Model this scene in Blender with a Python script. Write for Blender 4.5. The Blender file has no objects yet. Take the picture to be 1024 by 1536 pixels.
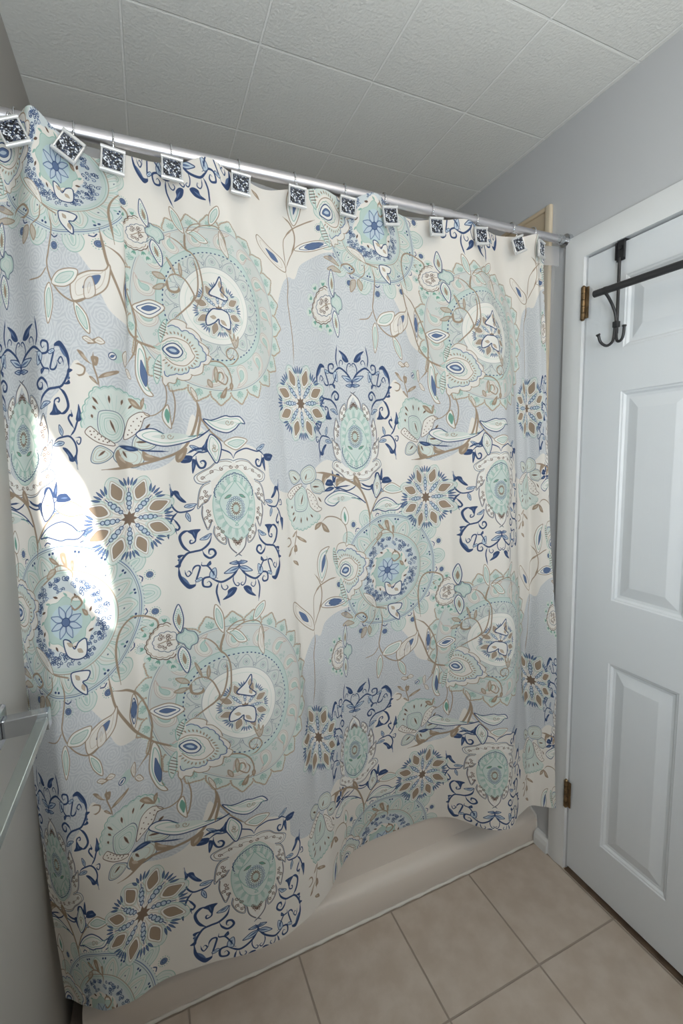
import bpy, bmesh, math, random
import numpy as np
from mathutils import Vector, Matrix

scene = bpy.context.scene
COL = scene.collection
random.seed(3)
def hermite(xk, yk, x):
    # monotone-ish cubic (catmull rom with nonuniform knots); yk (...,K)
    xk=np.asarray(xk,float); yk=np.asarray(yk,float)
    d=np.diff(yk,axis=-1)/np.diff(xk)
    m=np.empty_like(yk)
    m[...,1:-1]=(d[...,:-1]*np.diff(xk)[1:]+d[...,1:]*np.diff(xk)[:-1])/(xk[2:]-xk[:-2])
    m[...,0]=d[...,0]; m[...,-1]=d[...,-1]
    x=np.asarray(x,float); i=np.clip(np.searchsorted(xk,x)-1,0,len(xk)-2)
    h=xk[i+1]-xk[i]; t=(x-xk[i])/h
    return ((2*t**3-3*t**2+1)*yk[...,i]+(t**3-2*t**2+t)*h*m[...,i]+(-2*t**3+3*t**2)*yk[...,i+1]+(t**3-t**2)*h*m[...,i+1])
A0,A1=-0.535,1.305
ZT,ZB=2.130,0.25
HOOK_X=[-1.437,-1.351,-1.272,-1.157,-1.014,-.881,-.752,-.629,-.486,-.334,-.196,-.106]
HOOK_A=[-.505+ .1632*i for i in range(12)]
# ---- x table: rows of constant z, columns of fabric coordinate a
XA=[-.535,-.457,-.2286,0,.2286,.457,.6858,.914,1.143,1.305]
XZ=[.25,.5,1.14,1.5,1.8,2.130]
XT=[[-1.512,-1.478,-1.345,-1.08,-.885,-.742,-.500,-.300,-.115,-.052],
    [-1.520,-1.490,-1.338,-1.075,-.884,-.743,-.503,-.300,-.112,-.050],
    [-1.520,-1.490,-1.310,-1.068,-.888,-.745,-.510,-.277,-.116,-.068],
    [-1.507,-1.468,-1.292,-1.066,-.895,-.750,-.523,-.281,-.134,-.087],
    [-1.490,-1.445,-1.286,-1.070,-.915,-.757,-.545,-.303,-.154,-.098],
    [-1.462,-1.415,-1.300,-1.140,-.950,-.767,-.586,-.376,-.187,-.105]]
# ---- y tables
YA=[-.535,-.505,-.424,-.342,-.26,-.179,-.097,-.015,.066,.148,.229,.311,.393,.474,.556,.637,.719,.80,.882,.964,1.045,1.127,1.209,1.29,1.305]
YZ=[.25,.7,1.15,1.6,1.85,2.0,2.130]
YT=[[-.065,-.075,-.105,-.13,-.135,-.120,-.13,-.147,-.145,-.125,-.092,-.05,-.01,.015,.022,.020,.016,-.012,-.095,-.128,-.100,-.085,-.105,-.126,-.128],
    [-.062,-.068,-.088,-.108,-.102,-.078,-.092,-.115,-.112,-.090,-.058,-.050,-.035,-.022,-.012,-.012,-.016,-.038,-.088,-.102,-.075,-.050,-.078,-.100,-.102],
    [-.060,-.065,-.078,-.090,-.082,-.052,-.068,-.082,-.080,-.064,-.040,-.055,-.068,-.066,-.060,-.058,-.042,-.066,-.078,-.075,-.058,-.034,-.062,-.078,-.080],
    [-.060,-.065,-.082,-.094,-.080,-.048,-.062,-.074,-.074,-.060,-.038,-.054,-.068,-.070,-.066,-.062,-.046,-.062,-.072,-.070,-.054,-.034,-.062,-.074,-.074],
    [-.062,-.068,-.090,-.094,-.072,-.048,-.052,-.064,-.072,-.056,-.040,-.052,-.068,-.066,-.074,-.066,-.048,-.056,-.070,-.064,-.050,-.040,-.068,-.070,-.070],
    [-.062,-.066,-.100,-.084,-.072,-.052,-.042,-.058,-.076,-.058,-.038,-.054,-.072,-.062,-.080,-.062,-.044,-.056,-.072,-.060,-.044,-.050,-.074,-.066,-.066],
    [-.062,-.064,-.108,-.072,-.076,-.056,-.036,-.058,-.080,-.060,-.034,-.058,-.076,-.060,-.088,-.060,-.040,-.058,-.076,-.060,-.040,-.058,-.084,-.064,-.064]]
def surf(a,z):
    """a (n,), z (m,) -> x,y,zz arrays (m,n)"""
    tx=hermite(XA,np.array(XT),a); X=hermite(XZ,tx.T,z).T   # tx (rows,n)
    ty=hermite(YA,np.array(YT),a); Y=hermite(YZ,ty.T,z).T
    Y=-.062+(Y+.062)*(1+.75*np.clip((z-.5)/.4,0,1)*np.clip((2.08-z)/.3,0,1))[:,None]
    # narrow creases running down the cloth
    for c,w,amp in ((-.215,.036,.030),(.235,.036,.034),(.735,.036,.028),(1.150,.030,.022),(-.40,.03,-.012),(.48,.04,-.012),(.93,.04,-.010)):
        f=np.exp(-((a-c)/w)**2); g=np.clip((z-.3)/.5,0,1)*np.clip((2.0-z)/.3,0,1)
        Y=Y+amp*g[:,None]*f[None,:]
    lim=(-.038+np.clip((.9-z)/.6,0,1)*.085)[:,None]; Y=np.where(Y>lim-.01, lim-.01*np.exp(-(np.maximum(Y-lim+.01,0))/.01), Y)
    # fine drape ripples
    Y=Y+.0022*np.sin(a[None,:]*61+1.3*np.sin(z[:,None]*3.1))*(.4+.6*np.clip((z[:,None]-.9),0,1))
    Z=np.repeat(z[:,None],len(a),1)
    # the top edge arches or sags between the hooks
    top=np.clip((z-1.85)/(ZT-1.85),0,1)[:,None]**2
    ph=(a-HOOK_A[0])/.1632; gi=np.clip(np.floor(ph).astype(int),0,10)
    G=np.array([.016,-.050,.004,.012,-.004,.002,.014,-.004,.006,.002,.004])
    Z=Z+top*(G[gi]*np.sin(np.pi*np.clip(ph,0,11))**2)[None,:]
    # the ruffle by the left wall folds over itself
    f=np.exp(-((a+.235)/np.where(a<-.235,.060,.020))**2); g=np.clip((z-1.55)/.4,0,1)
    X=X+.034*g[:,None]*f[None,:]; Y=Y-.040*g[:,None]*f[None,:]
    Z=Z-.035*np.clip((z-1.88)/.2,0,1)[:,None]**2*(3-2*np.clip((z-1.88)/.2,0,1)[:,None])
    return X,Y,Z
SCROLL = """n 3.4 6,-122 0,-134 -10,-151 -22,-162 -41,-171 -55,-166 -67,-158
i 0 2,-128 -22,-128
i 0 0,-139 -35,-151
n 1.8 -14,-156 -16,-168 -12,-179 -6,-183 -2,-179 -6,-175 -8,-177
n 2.6 -47,-171 -51,-181 -53,-194 -51,-207 -47,-226
f 0 -41,-213 -31,-211 -16,-202 -8,-188 -18,-185 -29,-192 -31,-202
n 1.6 -43,-173 -41,-185 -35,-190 -29,-185 -31,-179 -33,-181
n 3 -49,-162 -63,-158 -76,-160 -80,-168 -78,-179 -67,-181 -63,-175 -67,-168 -71,-171
l 0 -65,-158 -63,-145 -53,-137 -51,-151 -55,-162
n 2.4 -53,-158 -61,-143 -69,-132 -80,-130 -80,-122
f 0 -71,-130 -63,-120 -61,-128 -67,-132
f 0 -125,-134 -127,-151 -121,-168 -108,-183 -96,-179 -94,-173 -104,-173 -114,-164 -121,-151
n 2.6 -94,-173 -92,-162 -88,-149 -84,-132 -92,-130 -98,-137 -100,-147
n 1.8 -114,-139 -112,-149 -108,-154 -102,-147 -106,-141 -110,-145
l 0 -94,-164 -84,-158 -80,-162 -90,-168
f 0 -127,-105 -114,-103 -121,-109 -127,-115 -123,-122 -133,-130 -123,-132 -121,-120
n 3.2 -125,-147 -125,-132 -119,-115 -108,-100 -94,-96 -78,-92 -63,-77 -57,-56
l 0 -82,-69 -69,-60 -59,-56 -67,-69
n 4 -100,-98 -112,-88 -119,-75 -121,-60 -112,-49 -98,-47
f 0 -106,-49 -98,-45 -80,-45 -86,-54 -90,-69 -94,-64 -98,-56
n 2.2 -90,-62 -92,-73 -100,-77 -102,-73 -100,-69 -96,-71
n 3.4 -78,-94 -74,-105 -65,-113 -57,-111 -51,-103 -55,-94 -63,-94 -65,-103 -61,-105
n 2.6 -86,14 -94,2 -110,-3 -123,-3 -133,8 -137,23 -135,38 -137,61
f 0 -131,40 -129,46 -121,44 -117,33 -106,19 -114,19 -123,27
f 0 -139,63 -137,50 -129,42 -135,33
l 0 -110,8 -104,14 -86,14 -98,6
l 0 -106,-5 -108,-15 -100,-26 -100,-13
n 1.8 -135,-1 -145,-1 -145,8 -141,12 -137,6 -141,4
n 2.6 -123,-3 -133,-15 -139,-30 -145,-45
f 0 -149,-37 -141,-32 -137,-37 -141,-54 -143,-66 -147,-54
n 2.8 -133,-18 -125,-30 -121,-39 -125,-45 -129,-43 -127,-54
n 2.2 2,110 -6,127 -22,135 -37,138 -51,135 -67,131 -78,131 -90,121 -100,116
l 0 -94,146 -84,146 -67,135 -82,135
f 0 -121,121 -108,125 -90,123 -94,110 -110,108 -117,114
f 0 -90,116 -82,110 -90,84 -92,95
n 3.2 -82,123 -82,110 -76,97 -67,97 -63,106 -67,112 -74,110 -71,106"""
MED = """o 0 2,110 -16,114 -39,110 -55,97 -74,87 -88,76 -84,63 -71,59 -57,63
o 0 -55,65 -71,57 -80,40 -84,4 -74,12 -63,19 -55,33
o 0 -74,12 -76,-11 -71,-32 -65,-47 -59,-37 -55,-24
o 0 -51,-39 -53,-56 -43,-75 -29,-83 -26,-69 -31,-52
o 0 -24,-66 -20,-88 -8,-103 8,-113
c 0 -8,97 -24,99 -33,89 -45,91 -53,84 -61,80 -71,72
c 0 -67,42 -63,33 -74,27 -67,19
c 0 -63,-3 -59,-11 -67,-18 -59,-28
c 0 -43,-43 -33,-52 -43,-58 -33,-71
c 0 -10,-71 -2,-83 4,-79
b 0 2,104 -20,99 -41,78 -55,48 -61,16 -57,-20 -45,-49 -24,-71 4,-79
k 0 2,82 -16,76 -26,70 -39,57 -47,42 -45,27
d 0 2,67 -16,44 -33,29 -37,10 -26,-13 -8,-28 4,-39"""
BRANCH = """b 5.5 36,-238 38,-221 36,-198 26,-166 10,-136 -9,-121 -37,-110 -82,-98 -125,-91 -164,-89
B 0 -9,-121 -11,-104 -3,-100 8,-113 12,-132
b 3.6 38,-208 49,-189 65,-166 92,-142
N 0 24,-172 -3,-153 -44,-140 -76,-138 -113,-151 -127,-164 -113,-174 -89,-176 -62,-161 -31,-157 6,-161
N 0 63,-161 53,-134 61,-113 73,-96 83,-119 83,-142
T 0 92,-142 106,-130 122,-125 139,-134 153,-147 135,-153 114,-153
N 0 49,-195 69,-174 98,-164 120,-172 135,-185 149,-185 135,-200 110,-200 96,-202 67,-193
n 3.2 12,-119 26,-127 42,-130 53,-125
f 0 42,-130 53,-125 55,-151 49,-140
B 0 -125,-91 -99,-98 -121,-110 -129,-130 -136,-117
B 0 -74,-106 -41,-110 -64,-119 -78,-127
f 0 -127,-138 -105,-127 -86,-130 -103,-138
n 2.4 -89,-130 -60,-127 -25,-125"""
FAN = """s 0 149,21 151,42 151,47 157,68 163,76 173,96 190,100 204,104 218,102 235,98 251,91 268,85 276,79 282,68
h 0 200,19
O 0 182,47 188,55 206,57 223,53 233,40 235,21 227,0 212,-9 192,-2 182,19
p 0 212,-9 188,6 173,19 165,23 155,13 161,4 182,-9 210,-15
p 0 233,0 239,30 247,47 268,59 284,57 290,51 278,45 270,25 257,11
q 0 257,6 284,13 296,8 306,6 302,-11 292,-21 274,-25 251,-19
q 0 223,-15 210,-34 216,-49 235,-59 255,-62 272,-51 274,-30 255,-17
q 0 186,-15 171,-23 165,-45 178,-51 198,-45 210,-30
y 0 171,81 182,68
y 0 202,87 204,72
y 0 229,83 227,72
y 0 253,74 243,66
y 0 171,64 178,57
y 0 169,47 171,40
y 0 206,38 216,13
y 0 290,34 278,21
y 0 259,-6 284,-6
y 0 229,-25 237,-40
y 0 194,-25 180,-36
b 3 184,102 180,121 173,144 173,168
B 0 143,168 153,166 163,151 171,144 157,151
B 0 173,144 169,159 182,159 180,144
B 0 182,119 192,130 218,140 218,134 196,123
B 0 165,121 173,119 182,106 171,113
B 0 163,183 169,191 184,198 180,187 169,183
b 3.4 139,142 147,142 157,136 155,125 147,121 141,123"""
S = """L 0 -160,1097 -185,1089 -201,1066 -208,1034 -193,1008 -175,998 -154,998 -146,987
w 0 -148,1087 -158,1089 -171,1083 -183,1070 -193,1053 -199,1036 -193,1021 -183,1010 -169,1006 -152,1008 -140,1017
v 0 -138,1061 -146,1068 -158,1068 -171,1063 -181,1053 -183,1040 -177,1029 -165,1025 -150,1025 -138,1036
b 2 -138,1051 -154,1049 -169,1042 -177,1040
c 0 -167,1061 -160,1055 -169,1053 -150,1061 -146,1057 -154,1053
c 0 -171,1036 -165,1038 -160,1032 -152,1044 -146,1040 -152,1038
u 0 -138,1051 -136,1063 -126,1068 -122,1078 -115,1072 -103,1068 -97,1055 -99,1042 -109,1036 -113,1027 -120,1032 -124,1040 -132,1044
D 0 -130,1068 -140,1085 -142,1106 -132,1134 -124,1110 -124,1087
D 0 -128,1034 -136,1017 -132,993 -120,972 -113,998 -117,1021"""
P_ = """z 0 -126,853 -115,862 -103,862 -89,855 -77,843 -64,830 -60,817 -52,806 -46,796 -44,783 -42,777 -50,766 -60,764 -64,747 -79,741 -91,732 -105,730 -117,734 -120,724 -132,726 -138,721 -144,728 -144,741 -144,768 -144,800 -136,826
e 0 -126,853 -115,862 -103,862 -89,855 -89,845
e 0 -89,845 -77,843 -64,830 -60,817
e 0 -66,817 -52,806 -46,796 -48,787
e 0 -52,787 -44,783 -42,777 -50,766 -60,766
e 0 -60,762 -64,747 -79,741 -87,743
e 0 -85,741 -91,732 -105,730 -115,734
e 0 -115,736 -120,724 -132,726 -138,719 -144,726 -144,738
g 0 -126,847 -111,847 -101,838 -87,836 -72,823 -66,809 -58,794 -54,779 -66,770 -74,760 -89,758 -97,747 -111,745 -124,745 -134,741 -140,751
x 0 -136,830 -126,834 -111,834 -99,828 -87,817 -77,802 -70,785 -77,768 -89,758 -101,753 -115,753 -128,760 -140,775
e 0 -140,815 -124,823 -107,821 -89,811 -81,792 -77,783 -85,772 -99,762 -120,766 -136,781
m 0 -140,804 -126,815 -109,813 -99,798 -95,785 -103,775 -120,775 -136,787
E 0 -140,800 -130,809 -117,811 -107,804 -101,792 -109,781 -124,781 -134,789
J 0 -144,813 -146,836 -136,857 -128,862 -130,847 -136,830
J 0 -146,787 -158,770 -162,743 -156,724 -148,743 -146,768"""
FREE = """b 3.2 -97,1053 -79,1049 -64,1036 -56,1021 -46,1012 -38,995 -36,968 -40,925 -54,902 -66,883
b 4.6 -44,1063 -52,1038 -54,1021 -48,1012
T 0 -46,1063 -58,1078 -64,1102 -60,1129 -48,1114 -44,1093
T 0 -40,1066 -23,1070 -7,1059 5,1038 -15,1038 -29,1055
b 2.6 -40,1066 -27,1080 -11,1087 9,1087
Z 0 -117,949 -126,959 -142,959 -134,949 -124,947
Z 0 -117,936 -132,936 -146,927 -132,925 -122,932
Z 0 -93,961 -97,981 -105,995 -101,978
Z 0 -81,957 -83,970 -79,985 -77,970
b 5.5 -113,947 -115,938 -113,925 -103,921 -93,925 -91,934
b 3.2 -113,947 -103,957 -89,959 -74,949 -64,927 -62,913 -74,896 -87,885
b 3.2 -203,826 -193,815 -177,809 -152,800
K 0 -195,885 -177,896 -158,902 -142,898 -128,887 -140,874 -160,864 -179,870
G 0 -189,811 -197,781 -199,743 -189,713 -177,698 -165,698 -175,717 -175,755 -177,792
b 2.6 -128,717 -122,683 -126,645 -134,624
b 5 -79,687 -72,653 -77,622 -81,602
t 0 -77,685 -87,700 -89,715 -79,702
b 3.4 -93,732 -79,745 -62,762 -44,772 -23,770 -5,755 3,730 -3,711 -17,709
b 3.2 -15,747 -7,734 -13,721 -25,726 -32,734 -27,747 -19,745 -17,734 -21,732
Z 0 -34,726 -38,745 -34,760 -29,741
Z 0 -52,732 -44,726 -44,715 -52,721
B 0 -9,715 -19,707 -27,692 -15,692
B 0 3,726 7,717 1,707 -3,719
b 3 -5,764 11,768 26,783 20,798 7,802 -5,794 -3,781 7,777 14,785 5,787
Z 0 18,804 7,832 16,819 20,834 24,819 32,828 28,809
b 4.6 -277,1017 -273,985 -265,944 -246,898 -222,847 -195,817 -175,806 -156,800
b 4 -273,981 -253,970 -238,959 -216,930 -199,891 -191,857 -193,830 -195,809 -203,783 -228,758
H 0 -263,942 -271,930 -296,923 -318,908 -330,891 -326,862 -306,868 -283,881 -267,900 -261,930
K 0 -228,942 -234,921 -236,893 -228,862 -220,889 -220,921
a 0 -248,770
t 0 -232,753 -238,775 -230,785 -228,766
t 0 -230,749 -220,747 -212,732 -222,734
t 0 -289,789 -302,798 -310,794 -300,787
t 0 -289,792 -281,800 -271,792 -279,787
H 0 253,1004 253,1023 241,1044 204,1072 175,1093 167,1080 175,1057 208,1025 239,1006
b 2.8 253,1004 255,972 247,936 247,904 249,843 243,783
b 2.6 255,1012 271,1042 288,1070 294,1104 290,1123
b 2.2 255,1023 257,1083 267,1106 290,1123
G 0 296,1134 284,1155 282,1189 298,1219 333,1231 318,1212 323,1185 314,1157
K 0 290,1066 314,1085 349,1093 382,1091 409,1083 378,1070 337,1063
b 3.4 267,1157 284,1140 294,1114 292,1087 278,1055
b 3.2 263,1100 282,1121 325,1140 359,1148
b 3 306,1297 329,1310 361,1310 388,1299 404,1278 404,1250 396,1227
B 0 278,1276 284,1291 306,1297 298,1284
B 0 306,1295 325,1287 337,1270 314,1274
V 0 402,1289 386,1301 386,1318 400,1335 413,1316 413,1299
t 0 466,1095 490,1087 509,1068 517,1042 494,1061 478,1076
b 3.4 517,1042 533,1036 556,1029
B 0 519,1282 531,1278 542,1265 527,1270
B 0 544,1287 556,1287 560,1259 550,1267
B 0 568,1272 574,1270 572,1250 568,1259
b 3 494,1221 515,1236 533,1250 533,1261 550,1263 570,1248 568,1229
Z 0 513,1240 521,1255 533,1257 527,1244
b 2.8 513,1040 511,1010 492,993
b 3.2 533,1036 542,995 535,949 531,923 542,893 564,870 591,859 611,868 623,883
T 0 542,889 558,913 597,921 593,900 572,885
t 0 611,870 611,900 623,913 628,881
T 0 591,859 613,838 617,804 597,826
T 0 537,889 525,866 531,815 544,853
b 2.4 531,919 513,898 482,893
Z 0 378,1044 404,1046 431,1027 402,1032
Z 0 386,1010 409,1021 437,1010 409,1006
b 5 437,1021 445,1034 466,1038 482,1021 472,1010 458,1012
Z 0 466,961 468,987 482,991 480,972
Z 0 492,993 503,978 497,964 488,981
b 2.4 -146,1648 -138,1622 -142,1590 -162,1571 -181,1569 -191,1582
B 0 -222,1603 -205,1601 -191,1582 -208,1586
B 0 -191,1582 -193,1597 -185,1607 -185,1595
V 0 -138,1592 -148,1575 -146,1556 -132,1539 -132,1561 -134,1582
T 0 26,2000 36,2026 61,2039 59,2020 38,2000
b 2.8 -36,1975 1,1996 40,1992 52,1962 46,1922
t 0 44,1979 50,1949 48,1913 34,1939
b 3.2 -44,1911 -44,1875 -54,1835 -72,1813 -115,1775
W 0 -27,1835 -7,1854 9,1871 9,1852 3,1841 18,1826 11,1820 -9,1826
W 0 -13,1801 -27,1801 -42,1786 -44,1767 -27,1771 -15,1779 -13,1767 11,1758 14,1788 1,1799
b 4.4 662,983 654,1051 660,1093 679,1114 709,1114 736,1102 742,1087 736,1070 720,1070 707,1083 720,1087 728,1083
W 0 546,1108 560,1106 570,1089 580,1102 595,1106 595,1074 576,1066 554,1076
W 0 560,1027 564,1040 599,1038 595,1021 585,1017 593,1004 591,989 568,1008
b 4 564,1182 574,1170 589,1182 580,1197 570,1195 566,1185
B 0 589,1170 599,1165 601,1155 593,1157"""
GU = """-289,1837 -261,1769 -205,1745 -132,1718 -32,1750 142,1762 243,1894 280,1901 312,1943 413,1975 533,1947 623,1871"""
GL = """-302,1643 -281,1614 -259,1541 -220,1461 -179,1448 -134,1467 -107,1514 -89,1569 -66,1535 -19,1503 42,1499 97,1463 106,1414 155,1382 239,1382 286,1433 341,1459 406,1440 482,1437 517,1507 527,1578 558,1614 589,1665 607,1684"""
PA = """-142,798 -42,777 374,1157 523,1193"""
SA = """-181,1046 349,921"""
# ------------------------------------------------------------------ the printed cloth, drawn stroke by stroke
PER = 0.9144                      # the print repeats every 36 inches both ways
NPX = 1536
PPM = NPX / PER / 1000.0          # canvas pixels per millimetre of cloth
def rgb(*c): return np.array(c, np.float32) / 255.0
CREAM, GREY, GREYLINE = rgb(231, 226, 219), rgb(197, 200, 204), rgb(215, 217, 218)
WHITE, PALE, TEAL, TEALD, GREEN = rgb(234, 232, 227), rgb(212, 219, 213), rgb(187, 206, 199), rgb(143, 180, 169), rgb(118, 164, 148)
BROWN, BROWND, BROWNL, PINK = rgb(160, 141, 122), rgb(104, 84, 74), rgb(190, 174, 156), rgb(196, 176, 168)
NAVY, BLUE, LBLUE, SLATE = rgb(60, 78, 114), rgb(98, 117, 152), rgb(190, 203, 215), rgb(98, 110, 128)
cv = np.empty((NPX, NPX, 3), np.float32)
rng = np.random.RandomState(5)

def spline(p, closed=False, step=0.8):
    p = np.asarray(p, float)
    n = len(p)
    if n == 2 and not closed:
        m = max(2, int(np.hypot(*(p[1] - p[0])) / step) + 1)
        return p[0] + (p[1] - p[0]) * np.linspace(0, 1, m)[:, None]
    if closed:
        q = np.vstack([p[-1], p, p[0], p[1]])
        segs = n
    else:
        q = np.vstack([2 * p[0] - p[1], p, 2 * p[-1] - p[-2]])
        segs = n - 1
    out = []
    for i in range(segs):
        a, b, c, d = q[i:i + 4]
        m = max(2, int(np.hypot(*(c - b)) / step) + 1)
        t = np.linspace(0, 1, m, endpoint=False)[:, None]
        out.append(.5 * (2 * b + (c - a) * t + (2 * a - 5 * b + 4 * c - d) * t * t + (3 * b - a - 3 * c + d) * t ** 3))
    out.append(q[-2:-1])
    return np.vstack(out)

def blend(x0, y0, al, col):
    h, w = al.shape
    iy = np.arange(y0, y0 + h) % NPX
    ix = np.arange(x0, x0 + w) % NPX
    g = np.ix_(iy, ix)
    cv[g] += (col - cv[g]) * al[..., None]

class Pen:
    """a frame on the cloth: centre in millimetres, rotation, scale, mirror"""
    def __init__(self, cx=0, cy=0, rot=0, s=1.0, mx=1, my=1):
        c, n = math.cos(rot), math.sin(rot)
        self.M = np.array([[c, -n], [n, c]]) @ np.diag([s * mx, s * my])
        self.c = np.array([cx, cy], float)
        self.s = s
    def pt(self, p): return (np.asarray(p, float).reshape(-1, 2) @ self.M.T + self.c) * PPM
    def line(self, p, w, col, a=1.0, closed=False, taper=0.0, smooth=True):
        q = self.pt(p)
        q = spline(q, closed) if smooth else np.vstack([spline(q[i:i + 2]) for i in range(len(q) - 1)])
        r = np.full(len(q), max(w * self.s * PPM / 2, .45))
        if taper:
            t = np.linspace(0, 1, len(q))
            r *= np.clip(np.minimum(t, 1 - t) / taper, .25, 1)
        k = int(math.ceil(r.max() + 1))
        oy, ox = np.mgrid[-k:k + 1, -k:k + 1]
        base = np.floor(q).astype(int)
        fr = q - base
        d = np.hypot(ox[None] - fr[:, 0, None, None], oy[None] - fr[:, 1, None, None])
        cov = np.clip(r[:, None, None] - d + .5, 0, 1)
        x0, y0 = base.min(0) - k
        x1, y1 = base.max(0) + k + 1
        buf = np.zeros((y1 - y0) * (x1 - x0), np.float32)
        idx = (base[:, 1, None, None] + oy[None] - y0) * (x1 - x0) + base[:, 0, None, None] + ox[None] - x0
        np.maximum.at(buf, idx.ravel(), cov.ravel().astype(np.float32))
        blend(x0, y0, buf.reshape(y1 - y0, x1 - x0) * a, col)
    def fill(self, p, col, a=1.0, smooth=True):
        q = self.pt(p)
        if smooth: q = spline(q, True, 2.0)
        x0, y0 = np.floor(q.min(0)).astype(int) - 1
        x1, y1 = np.ceil(q.max(0)).astype(int) + 2
        X, Y = np.meshgrid(np.arange((x1 - x0) * 2) / 2 + x0 + .25 - .5, np.arange((y1 - y0) * 2) / 2 + y0 + .25 - .5)
        ins = np.zeros(X.shape, bool)
        for (ax, ay), (bx, by) in zip(q, np.roll(q, -1, 0)):
            if ay == by: continue
            c = (ay > Y) != (by > Y)
            ins ^= c & (X < (bx - ax) * (Y - ay) / (by - ay) + ax)
        al = ins.reshape(y1 - y0, 2, x1 - x0, 2).mean((1, 3)).astype(np.float32)
        blend(x0, y0, al * a, col)
    def ring(self, r, w, col, a=1.0, cx=0, cy=0, ry=None):
        t = np.linspace(0, 2 * math.pi, 40, endpoint=False)
        self.line(np.c_[cx + r * np.cos(t), cy + (ry or r) * np.sin(t)], w, col, a, True)
    def disc(self, r, col, a=1.0, cx=0, cy=0, ry=None):
        t = np.linspace(0, 2 * math.pi, 32, endpoint=False)
        self.fill(np.c_[cx + r * np.cos(t), cy + (ry or r) * np.sin(t)], col, a)
    def leaf(self, b, t, hw, col=None, out=None, w=.8, a=1.0, fat=.45):
        b, t = np.array(b, float), np.array(t, float)
        d = t - b
        n = np.array([-d[1], d[0]]) / (np.hypot(*d) + 1e-9)
        m = b + d * fat
        L = [b, b + d * .16 + n * hw * .62, m + n * hw, b + d * .78 + n * hw * .55, t, b + d * .78 - n * hw * .55, m - n * hw, b + d * .16 - n * hw * .62]
        if col is not None: self.fill(L, col, a)
        if out is not None: self.line(L, w, out, a, True)
    def swirl(self, c, r, turns, col, w, ph=0.0, sg=1):
        t = np.linspace(0, 1, 14)
        an = ph + sg * turns * 2 * math.pi * t
        rr = r * (1 - .85 * t)
        self.line(np.c_[c[0] + rr * np.cos(an), c[1] + rr * np.sin(an)], w, col)

def inset(p, f, g=None):
    p = np.asarray(p, float)
    c = (p.min(0) + p.max(0)) / 2 * .5 + p.mean(0) * .5
    d = p - c
    u, s, v = np.linalg.svd(d - d.mean(0), full_matrices=False)
    k = d @ v.T
    k[:, 0] *= f
    k[:, 1] *= (g if g is not None else f * .8)
    return k @ v + c
def spindle(p, f, wd):
    """a slim leaf along the long axis of an outline"""
    p = np.asarray(p, float)
    c = p.mean(0)
    u, s, v = np.linalg.svd(p - c, full_matrices=False)
    k = (p - c) @ v.T
    h = (k[:, 0].max() - k[:, 0].min()) / 2
    return c - v[0] * h * f, c + v[0] * h * f, h * wd
def resample(p, n, closed=False):
    q = spline(p, closed, .3)
    s = np.r_[0, np.cumsum(np.hypot(*np.diff(q, axis=0).T))]
    t = np.linspace(0, s[-1], n)
    return np.c_[np.interp(t, s, q[:, 0]), np.interp(t, s, q[:, 1])]
def scallop(p, n, h, closed=False):
    """turn a line into n small outward bumps"""
    q = resample(p, n * 5 + 1, closed)
    d = np.gradient(q, axis=0)
    nn = np.c_[-d[:, 1], d[:, 0]] / (np.hypot(*d.T)[:, None] + 1e-9)
    c = q.mean(0)
    sg = np.sign(((q - c) * nn).sum())
    return q + nn * sg * h * np.abs(np.sin(np.arange(len(q)) / 5 * math.pi))[:, None]

def read(txt):
    for l in txt.strip().split('\n'):
        k, w, *p = l.split()
        yield k, float(w), np.array([[float(c) for c in q.split(',')] for q in p])
def pts(txt): return np.array([[float(c) for c in q.split(',')] for q in txt.split()])

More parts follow.
